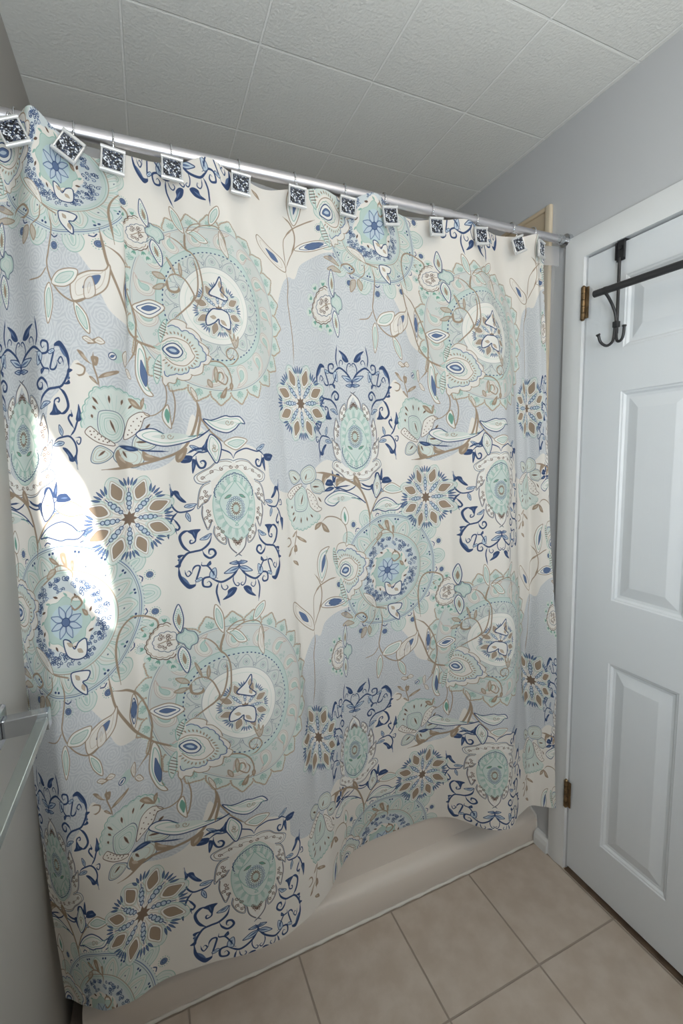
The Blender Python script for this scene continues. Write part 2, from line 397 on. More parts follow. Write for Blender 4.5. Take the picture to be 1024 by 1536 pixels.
def draw(P, k, w, p):
    if k == 'b': P.line(p, w, BROWN, taper=.12)
    elif k == 'n': P.line(p, w * 1.4, NAVY, taper=.2)
    elif k == 'f': P.fill(p, NAVY); P.leaf(*spindle(p, .5, .1), BLUE)
    elif k == 'l': P.fill(p, LBLUE); P.line(p, 1.5, NAVY, closed=True); P.leaf(*spindle(p, .6, .12), BLUE)
    elif k == 'c':
        P.line(p, 1.2, BROWND, .5)
        for i, c in enumerate(resample(p, 4)): P.swirl(c, 4.8, 1.2, BROWND, 1.4, i * 2.1, 1 if i % 2 else -1)
    elif k == 'i': P.leaf(p[0], p[1], max(3.5, np.hypot(*(p[1] - p[0])) * .17), LBLUE, NAVY, 1.9); P.leaf(p[0], p[0] * .3 + p[1] * .7, 2.2, BLUE)
    elif k == 'B': P.fill(p, BROWN); P.leaf(*spindle(p, .5, .14), BROWNL)
    elif k == 'Z': P.fill(p, BROWNL, .7); P.line(p, 2.6, BROWN, .85, True)
    elif k == 't': P.fill(p, CREAM, .9); P.line(p, 1.6, BROWN, closed=True); P.leaf(*spindle(p, .5, .1), None, BROWNL)
    elif k == 'T':
        P.fill(p, WHITE); P.line(p, 2.0, BROWN, closed=True); q = inset(p, .72); P.fill(q, PALE); P.line(q, 1.5, TEALD, closed=True); P.leaf(*spindle(p, .42, .1), None, TEAL)
    elif k == 'K':
        P.fill(p, WHITE); P.line(p, 2.2, BROWN, closed=True); q = inset(p, .74, .62); P.line(q, 1.6, NAVY, closed=True); P.leaf(*spindle(p, .48, .17), BLUE, NAVY)
    elif k == 'H':
        P.fill(p, CREAM); P.line(p, 2.4, BROWN, closed=True); P.line(inset(p, .75, .66), .9, BROWNL, closed=True); P.leaf(*spindle(p, .42, .15), BLUE, SLATE)
    elif k == 'G':
        P.fill(p, WHITE); P.line(p, 2.3, BROWN, closed=True); P.line(inset(p, .78, .66), 1.8, TEALD, closed=True); P.leaf(*spindle(p, .5, .12), BLUE, NAVY)
    elif k == 'V':
        P.fill(p, WHITE); P.line(p, 2.0, BROWN, closed=True); P.leaf(*spindle(p, .6, .2), GREEN, TEALD)
    elif k == 'N':
        P.fill(p, WHITE); P.line(p, 2.5, NAVY, closed=True); P.line(inset(p, .82, .66), 1.4, TEALD, closed=True)
        b, t, h = spindle(p, .5, .1); P.leaf(b, t, h, PALE); P.swirl((b + t) / 2, 7, 1.2, BROWN, 1.3); P.swirl(b * .3 + t * .7, 5, 1.2, BROWN, 1.2, 2, -1)
    elif k == 'W':
        P.fill(p, WHITE); P.line(p, 2.6, NAVY, closed=True)
        c = p.mean(0); i = int(np.argmax(np.hypot(*(p - c).T))); j = int(np.argmax(np.hypot(*(p - p[i]).T)))
        for e in (p[i], p[j]): P.leaf(c * .8 + e * .2, c * .3 + e * .7, 4.2, BROWNL, BROWN, .6)
    elif k == 'O':
        P.fill(p, PALE); P.line(p, 1.4, SLATE, closed=True)
        for f, c in ((.84, TEALD), (.68, TEAL), (.52, TEALD), (.36, TEAL)): P.line(inset(p, f, f), 1.1, c, closed=True)
    elif k == 'p':
        P.fill(p, CREAM); P.line(p, 1.5, BROWND, closed=True)
        q = resample(inset(p, .7, .45), 12, True)
        for c in q: P.disc(1.5, BROWND, .9, *c)
    elif k == 'q':
        P.fill(p, PALE); P.line(p, 1.7, SLATE, closed=True); P.line(inset(p, .82, .8), 1.0, BROWN, closed=True); P.line(inset(p, .55, .5), .9, BROWNL, closed=True)
    elif k == 'y': P.leaf(p[0], p[1], 2.2, BROWND, BROWN)
    elif k == 's':
        m = (p[0] + p[-1]) / 2 + [0, -14]
        P.fill(np.vstack([p, [m + [10, -14], m + [-12, -16]]]), PALE); P.line(scallop(p, 13, 3.0), 2.2, TEALD); P.line(inset(scallop(p, 13, 3.0), .9, .9), 1.6, TEAL)
        for t in p[1::1]: P.line([m + (t - m) * .35, m + (t - m) * .82], 1.0, TEAL)
    elif k == 'L':
        for c in p:
            P.disc(10.5, PALE, .9, *c); P.ring(10.5, 1.1, TEAL, .8, *c)
        m = p.mean(0) + np.array([18, 0])
        for c in p:
            d = (m - c) / np.hypot(*(m - c)); n = np.array([-d[1], d[0]])
            for s in (-1, 0, 1): P.leaf(c + d * 5, c - d * 4 + n * s * 5, 1.9, GREEN)
    elif k == 'w':
        P.fill(p, CREAM, .9); P.line(scallop(p, 11, 2.4), 2.0, BROWND); P.line(inset(scallop(p, 11, 2.4), .88, .88), 1.6, BROWN)
    elif k == 'v': P.fill(p, CREAM); P.line(scallop(p, 11, 2.4, True), 1.5, SLATE)
    elif k == 'u':
        P.fill(p, TEAL); P.line(p, 1.9, SLATE, closed=True); P.fill(inset(p, .72, .72), PALE, .8); P.line(inset(p, .5, .45), 1.4, TEAL, closed=True)
    elif k == 'D':
        P.fill(p, WHITE); P.line(p, 2.0, NAVY, closed=True); q = inset(p, .72, .6)
        P.fill(q, PALE)
        for c in resample(q, 22, True): P.disc(1.1, TEALD, 1, *c)
        P.leaf(*spindle(p, .42, .12), BROWN)
    elif k == 'z': P.fill(p, CREAM, .95)
    elif k == 'e':
        P.line(p, 1.8, BROWN)
    elif k == 'g': P.fill(p, PALE); P.line(scallop(p, 14, 2.2), 2.0, BLUE); P.line(inset(scallop(p, 14, 2.2), .93, .93), 1.0, TEAL)
    elif k == 'x':
        q = resample(p, 26); c = q.mean(0)
        P.fill(inset(p, .86, .86), CREAM)
        for s in q:
            d = (s - c) / np.hypot(*(s - c)); P.leaf(s - d * 4.2, s + d * 3.4, 1.5, BROWN)
    elif k == 'm': P.line(scallop(p, 14, 1.5, True), 1.4, TEALD); P.fill(inset(p, .92, .92), PALE, .8)
    elif k == 'E':
        P.fill(p, WHITE); P.line(p, 2.2, NAVY, closed=True); q = inset(p, .66, .5); P.fill(q, BLUE); P.line(q, 1.3, NAVY, closed=True); P.fill(inset(p, .4, .22), LBLUE)
    elif k == 'J':
        P.fill(p, PALE); P.line(p, 1.7, TEALD, closed=True)
        b, t, h = spindle(p, .7, .2); n = np.array([-(t - b)[1], (t - b)[0]]); n = n / np.hypot(*n)
        for f in np.linspace(.1, .9, 6):
            c = b + (t - b) * f; e = h * 1.1 * math.sin(f * math.pi) + .8; u = (t - b) / np.hypot(*(t - b))
            P.line([c - n * e, c + n * e + u * 2.5], 1.6, BROWND)
    elif k == 'a':
        c = p[0]
        P.disc(12, TEAL, .85, *c, ry=14); P.disc(7, WHITE, 1, c[0] - 9, c[1] - 2); P.ring(7, 1.6, NAVY, 1, c[0] - 9, c[1] - 2); P.leaf(c + [-13, -5], c + [-5, 1], 2.4, BLUE, NAVY)

def flower(cx, cy, s=1.0, pale=0.0, core=True):
    """eight brown-eyed petals with beaded bars and blue sprigs between"""
    P = Pen(cx, cy, 0, s)
    def M(c): return c * (1 - pale) + WHITE * pale
    t = np.linspace(0, 2 * math.pi, 33)[:-1]
    P.fill(np.c_[np.cos(t), np.sin(t)] * (84 + 9 * np.cos(8 * t + math.pi))[:, None], WHITE, .9)
    for i in range(8):
        a = i * math.pi / 4 + math.pi / 8
        Q = Pen(cx, cy, a, s)
        Q.fill([(38, 0), (55, 17), (78, 22), (104, 3), (104, -3), (78, -22), (55, -17)], M(PALE))
        Q.line([(30, 10), (46, 12), (56, 20), (80, 22), (98, 13), (105, 0), (98, -13), (80, -22), (56, -20), (46, -12), (30, -10)], 1.3, M(TEALD))
        Q.leaf((44, 0), (97, 0), 16, M(WHITE), M(BROWN), 1.0)
        Q.leaf((50, 0), (91, 0), 11.5, M(BROWN), M(BROWND), .7)
        R_ = Pen(cx, cy, i * math.pi / 4, s)
        R_.line([(18, 5), (34, 10), (48, 11), (62, 8), (74, 0), (62, -8), (48, -11), (34, -10), (18, -5)], 1.1, M(BROWNL), closed=False)
        for x, r in ((26, 4.2), (36, 5.6), (47, 5.6), (57, 4.2)):
            R_.disc(r, M(LBLUE), 1, x, 0); R_.ring(r, 1.6, M(NAVY), 1, x, 0)
        R_.line([(13, 0), (21, 0)], 1.6, M(NAVY)); R_.line([(61, 0), (71, 0)], 2.0, M(NAVY))
        for d in (-.17, -.085, 0, .085, .17):
            c, n = math.cos(d), math.sin(d)
            R_.leaf((78 * c, 78 * n * .75), ((97 - 20 * abs(d)) * c, 97 * n * 1.25), 2.2, M(BLUE), M(NAVY), 1.0)
    if core:
        t = np.arange(16) * math.pi / 8
        P.fill(np.c_[np.cos(t), np.sin(t)] * np.where(np.arange(16) % 2 == 0, 19, 11)[:, None], M(BROWND * .55 + BROWN * .45), smooth=False)

def mandala_teal(cx, cy):
    P = Pen(cx, cy)
    n = 25
    t = np.linspace(0, 2 * math.pi, 200, endpoint=False)
    lob = 204 + 11 * np.abs(np.sin(t * n / 2)) ** .8
    P.fill(np.c_[np.cos(t), np.sin(t)] * lob[:, None], rgb(208, 216, 210))
    for i in range(n):
        Q = Pen(cx, cy, 2 * math.pi * (i + .5) / n)
        arc = [(190, -25), (201, -21), (209, -12), (219, 0), (209, 12), (201, 21), (190, 25)]
        Q.fill(arc, rgb(208, 216, 210)); Q.line(arc, 3.4, BROWNL)
        for c in resample(arc, 15): Q.ring(1.5, 1.0, BROWN, .8, *c)
        for s, l in ((-.75, 11), (-.38, 14), (0, 15), (.38, 14), (.75, 11)):
            Q.leaf((190, 0), (191 + l * math.cos(s), 1.2 * l * math.sin(s)), 2.3, TEAL, TEALD, 1.0)
    P.disc(186, rgb(209, 212, 208)); P.ring(186, 1.1, SLATE, .8); P.ring(182, .9, PINK, .8)
    m = 15
    for i in range(m):
        Q = Pen(cx, cy, 2 * math.pi * i / m)
        for sgn, r0 in ((1, 150), ):
            p = np.array([(140, -12), (134, -2), (140, 10), (155, 14), (170, 8), (178, -8), (179, -26), (170, -14), (158, -14)], float)
            Q.fill(p, rgb(220, 219, 212))
            Q.line(p, 1.3, PINK, closed=True); Q.line(inset(p, .82, .78), 1.0, PINK, closed=True)
            q = inset(p, .52, .42); Q.fill(q, TEAL); Q.line(q, 1.1, TEALD, closed=True)
        for c in ((136, 27), (142, 32), (137, 36), (146, 25), (152, 31)): Q.ring(2.4, 1.1, TEALD, .8, *c)
    P.ring(132, 1.3, TEALD); 
    t = np.linspace(0, 2 * math.pi, 60, endpoint=False)
    P.disc(131, rgb(196, 211, 206)); P.disc(117, rgb(207, 211, 207))
    for i in range(70):
        a = 2 * math.pi * i / 70
        Pen(cx, cy, a).line([(118.5, -1), (118.5, 1.2)], 2.6, NAVY)
    for i in range(13):
        Q = Pen(cx, cy, 2 * math.pi * i / 13)
        Q.line([(84, -19), (96, -17), (108, -9), (114, 0), (108, 9), (96, 17), (84, 19)], 1.0, SLATE, .7)
        Q.ring(8, 1.0, TEALD, .8, 97, 0); Q.ring(4, .9, SLATE, .6, 97, 0); Q.disc(1.6, SLATE, .9, 97, 0)
        Q.ring(4, .9, TEALD, .7, 108, 24); Q.ring(3, .9, SLATE, .6, 90, 24)
        Q.line([(85, 24), (95, 20), (103, 24), (112, 18)], .9, SLATE, .6)
    P.disc(84, rgb(234, 232, 226)); P.ring(84, 1.1, SLATE, .6); P.ring(72, .8, TEALD, .5)
    flower(cx + 2, cy - 8, .62, .12, True)

def mandala_blue(cx, cy):
    P = Pen(cx, cy)
    n = 13
    for i in range(n):
        Q = Pen(cx, cy, 2 * math.pi * i / n + .1)
        fan = [(160, -19), (176, -22), (192, -13), (197, 0), (192, 13), (176, 22), (160, 19)]
        Q.fill(fan, PALE, .85); Q.line(fan, 1.3, TEALD)
        Q.line(np.array(fan) * [1, .68] + [-6, 0], 1.1, TEAL); Q.line(np.array(fan) * [1, .4] + [-12, 0], 1.1, TEALD); Q.leaf((162, 0), (182, 0), 3.5, TEAL)
        R_ = Pen(cx, cy, 2 * math.pi * (i + .5) / n + .1)
        for k in range(14):
            a = k * 2 * math.pi / 14; R_.disc(1.1, TEALD, 1, 186 + 11 * math.cos(a), 11 * math.sin(a))
        R_.disc(7, BLUE, .9, 186, 0); R_.ring(7, 1.5, SLATE, 1, 186, 0); R_.ring(3.5, 1.2, NAVY, .8, 186, 0)
        R_.line([(166, -7), (170, 0), (166, 7)], 2.4, NAVY)
    P.disc(163, rgb(204, 213, 211))
    for k in range(110): Pen(cx, cy, k * 2 * math.pi / 110).disc(1.2, SLATE, .7, 163, 0)
    P.ring(157, 1.6, BLUE); P.ring(153, 1.0, SLATE)
    for i in range(16):
        Q = Pen(cx, cy, 2 * math.pi * i / 16)
        pe = [(108, -20), (124, -21), (140, -12), (149, 0), (140, 12), (124, 21), (108, 20)]
        Q.fill(pe, rgb(213, 217, 211)); Q.line(pe, 1.3, TEALD); Q.line(np.array(pe) * [1, .7] + [-6, 0], .9, BROWNL, .9)
        Q.line(np.array(pe) * [1, .42] + [-11, 0], 1.1, TEALD); Q.disc(1.8, SLATE, 1, 120, 0)
        R_ = Pen(cx, cy, 2 * math.pi * (i + .5) / 16)
        R_.disc(2.6, NAVY, 1, 146, -4); R_.disc(2.6, NAVY, 1, 146, 4); R_.leaf((133, 0), (143, 0), 2.2, TEALD)
    P.disc(108, rgb(200, 211, 207)); P.ring(108, 1.9, BROWN, .8); P.ring(103, .9, TEALD)
    P.disc(95, rgb(207, 214, 216))
    for k in range(210):
        a = rng.uniform(0, 2 * math.pi); r = rng.uniform(66, 92)
        c = (r * math.cos(a), r * math.sin(a))
        P.swirl(c, rng.uniform(3.4, 6.0), 1.1, NAVY if k % 3 else BLUE, 1.5, rng.uniform(0, 6), rng.choice([-1, 1]))
    t = np.linspace(0, 2 * math.pi, 80, endpoint=False)
    P.fill(np.c_[np.cos(t), np.sin(t)] * (62 + 3 * np.cos(8 * t))[:, None], CREAM)
    for i in range(16):
        Q = Pen(cx, cy, 2 * math.pi * i / 16); Q.leaf((54, -5), (62, 4), 2.4, BROWND if i % 2 else TEALD)
    P.fill(np.c_[np.cos(t), np.sin(t)] * (50 + 3.5 * np.cos(8 * t))[:, None], TEAL)
    P.line(np.c_[np.cos(t), np.sin(t)] * (50 + 3.5 * np.cos(8 * t))[:, None], 1.2, TEALD, closed=True)
    P.disc(36, rgb(190, 208, 214))
    for i in range(8): Pen(cx, cy, i * math.pi / 4 + .39).leaf((7, 0), (36, 0), 6.5, LBLUE, BLUE, 1.8)
    P.disc(9, BLUE); P.ring(9, 1.6, NAVY)

def medallion(cx, cy, my):
    L = list(read(MED))
    for mx in (1, -1):
        P = Pen(cx, cy, 0, 1, mx, my)
        for k, w, p in L:
            if k == 'o':
                P.fill(p, WHITE); P.line(p, 1.7, SLATE); P.line(inset(p, .86, .82), 1.3, BROWND, .8)
    P = Pen(cx, cy, 0, 1, 1, my)
    B = [p for k, w, p in L if k == 'b'][0]
    B = np.vstack([B, (B * [-1, 1])[::-1][1:-1]])
    B = B * [.86, .9] + [0, -4]
    P.fill(B, rgb(200, 214, 207))
    P.line(B, 1.3, TEALD, closed=True)
    c = np.array([0, 0.0])
    for i, q in enumerate(resample(inset(B, .95, .95), 37, True)[:-1]):
        P.leaf(c + (q - c) * .6, c + (q - c) * .97, 4.6, PALE if i % 2 else rgb(176, 200, 191))
    P.fill(inset(B, .66, .64), PALE); P.line(inset(B, .68, .66), 1.0, TEALD, closed=True)
    D = [p for k, w, p in L if k == 'd'][0]
    D = np.vstack([D, (D * [-1, 1])[::-1]])
    P.fill(D, rgb(204, 216, 210)); P.line(D, 1.6, TEALD, closed=True)
    for s in (-1, 1): P.leaf((s * 10, 32), (s * 26, 24), 3.2, GREEN, BROWND, .8)
    for ry, n, col in ((26, 22, BLUE), (21, 18, SLATE)):
        for i in range(n):
            a = 2 * math.pi * i / n; P.ring(2.4, 1.1, col, .9, ry * .8 * math.cos(a), ry * math.sin(a))
    for i in range(16):
        a = 2 * math.pi * i / 16; u = np.array([.78 * math.cos(a), math.sin(a)]); P.leaf(u * 8, u * 17, 1.7, BROWND * .5 + BROWN * .5)
    P.disc(5.5, TEAL, 1, 0, 0, 8.5)
    for mx in (1, -1):
        P = Pen(cx, cy, 0, 1, mx, my)
        for k, w, p in L:
            if k == 'c': draw(P, k, w, p)
            if k == 'k':
                P.line(scallop(p, 10, 1.6), 1.7, NAVY)
                for q in resample(p, 11): P.disc(1.1, SLATE, 1, q[0], q[1] - 5)

def print_cloth():
    X, Y = np.meshgrid((np.arange(NPX) + .5) / PPM, (np.arange(NPX) + .5) / PPM)   # millimetres
    cv[:] = CREAM
    # the grey ground with its fine swirls, between two wavy borders
    gu, gl = pts(GU), pts(GL)
    gu[-1] = gu[0] + [914.4, 0]; gl[-1] = gl[0] + [914.4, 0]
    m = np.zeros((NPX, NPX), bool)
    for k in (-1, 0, 1):
        for dz in (-1, 0, 1, 2):
            poly = np.vstack([gu, gl[::-1]]) * PPM + [k * NPX, -dz * NPX]
            q = np.vstack([spline(gu * PPM, False, 6), spline(gl * PPM, False, 6)[::-1]]) + [k * NPX, -dz * NPX]
            if q[:, 0].max() < 0 or q[:, 0].min() > NPX or q[:, 1].max() < 0 or q[:, 1].min() > NPX: continue
            gx, gy = np.arange(NPX)[None] + .5, np.arange(NPX)[:, None] + .5
            ins = np.zeros((NPX, NPX), bool)
            for (ax, ay), (bx, by) in zip(q, np.roll(q, -1, 0)):
                if ay == by: continue
                r0, r1 = int(max(0, min(ay, by) - 1)), int(min(NPX, max(ay, by) + 2))
                if r1 <= r0: continue
                yy = gy[r0:r1]
                ins[r0:r1] ^= ((ay > yy) != (by > yy)) & (gx < (bx - ax) * (yy - ay) / (by - ay) + ax)
            m |= ins
    D = np.full((NPX, NPX), 1e9, np.float32)
    nc = 20; cell = PER * 1000 / nc
    for i in range(nc):
        for j in range(nc):
            cx = (i + .5 * (j % 2) + rng.uniform(-.18, .18)) * cell; cy = (j + .5 + rng.uniform(-.15, .15)) * cell
            r = int(cell * PPM * 1.3); ix, iy = int(cx * PPM), int(cy * PPM)
            xs = np.arange(ix - r, ix + r); ys = np.arange(iy - r, iy + r)
            d = np.hypot((xs[None] / PPM - cx) * 1.15, ys[:, None] / PPM - cy)
            th = np.arctan2(ys[:, None] / PPM - cy, xs[None] / PPM - cx)
            d = d + 1.0 * np.sin(th * 7 + d * .4)
            g = np.ix_(ys % NPX, xs % NPX)
            D[g] = np.minimum(D[g], d)
    sw = np.clip(.5 + 1.3 * np.sin(D * 2 * math.pi / 6.6), 0, 1)[..., None]
    cv[m] = (GREY * (1 - .75 * sw) + GREYLINE * .75 * sw)[m]
    mandala_teal(-12, 1807); mandala_blue(553, 1146)
    for c, my in (((450, 1516), 1), ((-3, 1353), -1)):
        for mx in (1, -1):
            P = Pen(c[0], c[1], 0, 1, mx, -my)
            for e in read(SCROLL): draw(P, *e)
        medallion(c[0], c[1], -my)
        q = (0, 0, 0, 0) if my > 0 else (-112, 10, 22, 31)
        P = Pen(c[0] + q[0], c[1] + q[1], 0, 1, 1, my)
        first = True
        for e in read(BRANCH):
            if e[0] == 'N' and first and my < 0: draw(Pen(c[0] - 75, c[1] + 10, 0, 1, 1, my), *e)
            else: draw(P, *e)
            if e[0] == 'N': first = False
        P = Pen(c[0] + q[2], c[1] + q[3], 0, 1, 1, my)
        for e in read(FAN): draw(P, *e)
    flower(-226, 1342, .95); flower(255, 1602, .95)
    P = Pen()
    for e in read(FREE): draw(P, *e)
    sa = pts(SA)
    for c in sa:
        Q = Pen(*(c - sa[0]))
        for e in read(S): draw(Q, *e)
    pa = pts(PA)
    for Q in (Pen(), Pen(*(pa[2] - np.array([[.88, -.47], [.47, .88]]) @ pa[0] * 1.12), math.atan2(.47, .88), 1.12 * math.hypot(.47, .88))):
        for e in read(P_): draw(Q, *e)
    return cv
# ------------------------------------------------------------------ helpers
def lin(c): return tuple((v / 255 / 12.92 if v / 255 <= .04045 else ((v / 255 + .055) / 1.055) ** 2.4) for v in c) + (1,)

def mat(name, col, rough=.5, metal=0.0, spec=.5, bump=None, noise=None, coat=0.0):
    """bump = (scale, strength); noise = (scale, second colour, amount)"""
    m = bpy.data.materials.new(name); m.use_nodes = True
    nt = m.node_tree; b = nt.nodes['Principled BSDF']
    b.inputs['Base Color'].default_value = lin(col)
    b.inputs['Roughness'].default_value = rough
    b.inputs['Metallic'].default_value = metal
    b.inputs['Specular IOR Level'].default_value = spec
    b.inputs['Coat Weight'].default_value = coat
    tc = nt.nodes.new('ShaderNodeTexCoord')
    if noise:
        n = nt.nodes.new('ShaderNodeTexNoise'); n.inputs['Scale'].default_value = noise[0]; n.inputs['Detail'].default_value = 6
        nt.links.new(tc.outputs['Object'], n.inputs['Vector'])
        mr = nt.nodes.new('ShaderNodeMapRange'); mr.inputs['From Min'].default_value = .35; mr.inputs['From Max'].default_value = .65; mr.inputs['To Max'].default_value = noise[2]
        nt.links.new(n.outputs['Fac'], mr.inputs['Value'])
        mx = nt.nodes.new('ShaderNodeMix'); mx.data_type = 'RGBA'
        mx.inputs['A'].default_value = lin(col); mx.inputs['B'].default_value = lin(noise[1])
        nt.links.new(mr.outputs['Result'], mx.inputs['Factor']); nt.links.new(mx.outputs['Result'], b.inputs['Base Color'])
    if bump:
        n = nt.nodes.new('ShaderNodeTexNoise'); n.inputs['Scale'].default_value = bump[0]; n.inputs['Detail'].default_value = 4
        nt.links.new(tc.outputs['Object'], n.inputs['Vector'])
        bp = nt.nodes.new('ShaderNodeBump'); bp.inputs['Strength'].default_value = bump[1]; bp.inputs['Distance'].default_value = .004
        nt.links.new(n.outputs['Fac'], bp.inputs['Height']); nt.links.new(bp.outputs['Normal'], b.inputs['Normal'])
    return m

def tiled(name, col, line, sx, ox, sy, oy, lw, rough, noise, bump, line_bump):
    """square tiles in object coordinates: joints every s metres from the offset o"""
    m = mat(name, col, rough, noise=noise)
    nt = m.node_tree; b = nt.nodes['Principled BSDF']; L = nt.links.new
    tc = [n for n in nt.nodes if n.type == 'TEX_COORD'][0]
    sep = nt.nodes.new('ShaderNodeSeparateXYZ'); L(tc.outputs['Object'], sep.inputs[0])
    def mth(op, a, bb=None):
        n = nt.nodes.new('ShaderNodeMath'); n.operation = op
        for i, v in enumerate((a, bb)):
            if v is None: continue
            if isinstance(v, (int, float)): n.inputs[i].default_value = v
            else: L(v, n.inputs[i])
        return n.outputs[0]
    def edge(o, s, off):
        f = mth('FRACT', mth('ADD', mth('DIVIDE', mth('SUBTRACT', o, off), s), 40.5))
        return mth('MULTIPLY', mth('ABSOLUTE', mth('SUBTRACT', f, .5)), s)      # metres to the nearest joint
    d = mth('MINIMUM', edge(sep.outputs['X'], sx, ox), edge(sep.outputs['Y'], sy, oy))
    mr = nt.nodes.new('ShaderNodeMapRange'); mr.interpolation_type = 'SMOOTHSTEP'
    mr.inputs['From Min'].default_value = lw * .45; mr.inputs['From Max'].default_value = lw * .75
    mr.inputs['To Min'].default_value = 1; mr.inputs['To Max'].default_value = 0
    L(d, mr.inputs['Value'])
    src = b.inputs['Base Color'].links[0].from_socket
    mx = nt.nodes.new('ShaderNodeMix'); mx.data_type = 'RGBA'; mx.inputs['B'].default_value = lin(line)
    L(src, mx.inputs['A']); L(mr.outputs[0], mx.inputs['Factor']); L(mx.outputs['Result'], b.inputs['Base Color'])
    n = nt.nodes.new('ShaderNodeTexNoise'); n.inputs['Scale'].default_value = bump[0]; n.inputs['Detail'].default_value = 3
    L(tc.outputs['Object'], n.inputs['Vector'])
    h = mth('ADD', mth('MULTIPLY', n.outputs['Fac'], bump[1]), mth('MULTIPLY', mr.outputs[0], line_bump))
    bp = nt.nodes.new('ShaderNodeBump'); bp.inputs['Strength'].default_value = 1; bp.inputs['Distance'].default_value = .002
    L(h, bp.inputs['Height']); L(bp.outputs[0], b.inputs['Normal'])
    return m

def add(name, bm, m, parent=None, smooth=False, bevel=0, loc=None, segs=2):
    me = bpy.data.meshes.new(name)
    if bevel:
        bmesh.ops.bevel(bm, geom=[e for e in bm.edges if e.is_manifold and e.calc_face_angle(0) > .6], offset=bevel, segments=segs, affect='EDGES', profile=.5)
    bmesh.ops.recalc_face_normals(bm, faces=bm.faces)
    bm.to_mesh(me); bm.free()
    if smooth:
        for p in me.polygons: p.use_smooth = True
    o = bpy.data.objects.new(name, me); COL.objects.link(o)
    if m: me.materials.append(m)
    if smooth == 'auto': me.set_sharp_from_angle(angle=math.radians(38))
    if parent: o.parent = parent
    return o

def box(bm, x0, x1, y0, y1, z0, z1):
    r = bmesh.ops.create_cube(bm, size=1)
    for v in r['verts']:
        v.co = Vector(((x0 + x1) / 2 + v.co.x * (x1 - x0), (y0 + y1) / 2 + v.co.y * (y1 - y0), (z0 + z1) / 2 + v.co.z * (z1 - z0)))
    return r['verts']
def boxes(*bs):
    bm = bmesh.new()
    for b in bs: box(bm, *b)
    return bm

def tube(bm, pts, r, n=12, caps=True):
    pts = [Vector(p) for p in pts]; rr = r if isinstance(r, (list, tuple)) else [r] * len(pts)
    rings = []; up = None
    for i, p in enumerate(pts):
        t = (pts[min(i + 1, len(pts) - 1)] - pts[max(i - 1, 0)]).normalized()
        if up is None:
            up = Vector((0, 0, 1)) if abs(t.z) < .9 else Vector((1, 0, 0))
        a = (up - t * up.dot(t)).normalized(); b = t.cross(a); up = a
        rings.append([bm.verts.new(p + (a * math.cos(2 * math.pi * k / n) + b * math.sin(2 * math.pi * k / n)) * rr[i]) for k in range(n)])
    for A, B in zip(rings, rings[1:]):
        for k in range(n): bm.faces.new((A[k], A[(k + 1) % n], B[(k + 1) % n], B[k]))
    if caps:
        bm.faces.new(rings[0][::-1]); bm.faces.new(rings[-1])
    return bm

def smooth_path(pts, m=8):
    p = [Vector(q) for q in pts]; q = [2 * p[0] - p[1]] + p + [2 * p[-1] - p[-2]]; out = []
    for i in range(len(p) - 1):
        a, b, c, d = q[i:i + 4]
        for k in range(m):
            t = k / m
            out.append(.5 * (2 * b + (c - a) * t + (2 * a - 5 * b + 4 * c - d) * t * t + (3 * b - a - 3 * c + d) * t ** 3))
    return out + [p[-1]]

def thing(o, label, cat, group=None):
    o['label'] = label; o['category'] = cat
    if group: o['group'] = group
    return o
def empty(name, loc):
    o = bpy.data.objects.new(name, None); COL.objects.link(o); o.location = loc; o.empty_display_size = .05
    return o
def setting(o, label=None):
    o['kind'] = 'structure'
    if label: o['label'] = label
    return o
def at(o, parent_loc):
    """geometry was written in room coordinates: shift it under its parent"""
    o.data.transform(Matrix.Translation(-Vector(parent_loc)))
    return o

# ------------------------------------------------------------------ the measured room (metres; x to the right, y into the tub, z up)
CAM = Vector((-1.2512, -1.1454, 1.4643))
H, YN, YF = 2.4648, -1.75, .78
TILE_C, CX0, CY0 = .3066, -.3128, .3487
TILE_F, FX0, FY0 = .3115, -.3212, -.319
XL_TOP, XL_BOT = -1.478, -1.545            # the left wall stands slightly out of plumb
DY0, DY1, DTOP = -.1308, -.8930, 2.045     # door opening
CASE0, CASETOP = -.061, 2.1112

M_wall = mat('grey wall paint', (198, 200, 203), .7, spec=.3, bump=(260, .05))
M_ceil = tiled('textured ceiling tile', (232, 232, 228), (246, 246, 243), TILE_C, CX0, TILE_C, CY0, .0048, .9, (3, (226, 226, 222), .5), (150, .8), -.6)
M_floor = tiled('beige floor tile', (200, 188, 176), (156, 144, 132), TILE_F, FX0, TILE_F, FY0, .0042, .5, (16, (182, 167, 152), .7), (60, .12), -.5)
M_white = mat('white gloss paint', (232, 234, 235), .38, spec=.45)
M_door = mat('white door paint', (228, 232, 236), .42, spec=.45)
def wood_grain(m):
    nt = m.node_tree; L = nt.links.new; b = nt.nodes['Principled BSDF']; tc = [n for n in nt.nodes if n.type == 'TEX_COORD'][0]
    mp = nt.nodes.new('ShaderNodeMapping'); mp.inputs['Scale'].default_value = (1, 260, 9); L(tc.outputs['Object'], mp.inputs[0])
    n = nt.nodes.new('ShaderNodeTexNoise'); n.inputs['Scale'].default_value = 1; n.inputs['Detail'].default_value = 3; L(mp.outputs[0], n.inputs['Vector'])
    bp = nt.nodes.new('ShaderNodeBump'); bp.inputs['Strength'].default_value = .18; bp.inputs['Distance'].default_value = .0012
    L(n.outputs['Fac'], bp.inputs['Height']); L(bp.outputs[0], b.inputs['Normal'])
wood_grain(M_door)
M_tub = mat('tub enamel', (222, 213, 204), .3, spec=.5)
M_caulk = mat('white caulk', (226, 222, 215), .5)
M_tan = mat('tan surround', (196, 178, 152), .35)
M_tanl = mat('tan edge trim', (214, 200, 176), .35)
M_chrome = mat('chrome', (206, 208, 212), .12, 1.0)
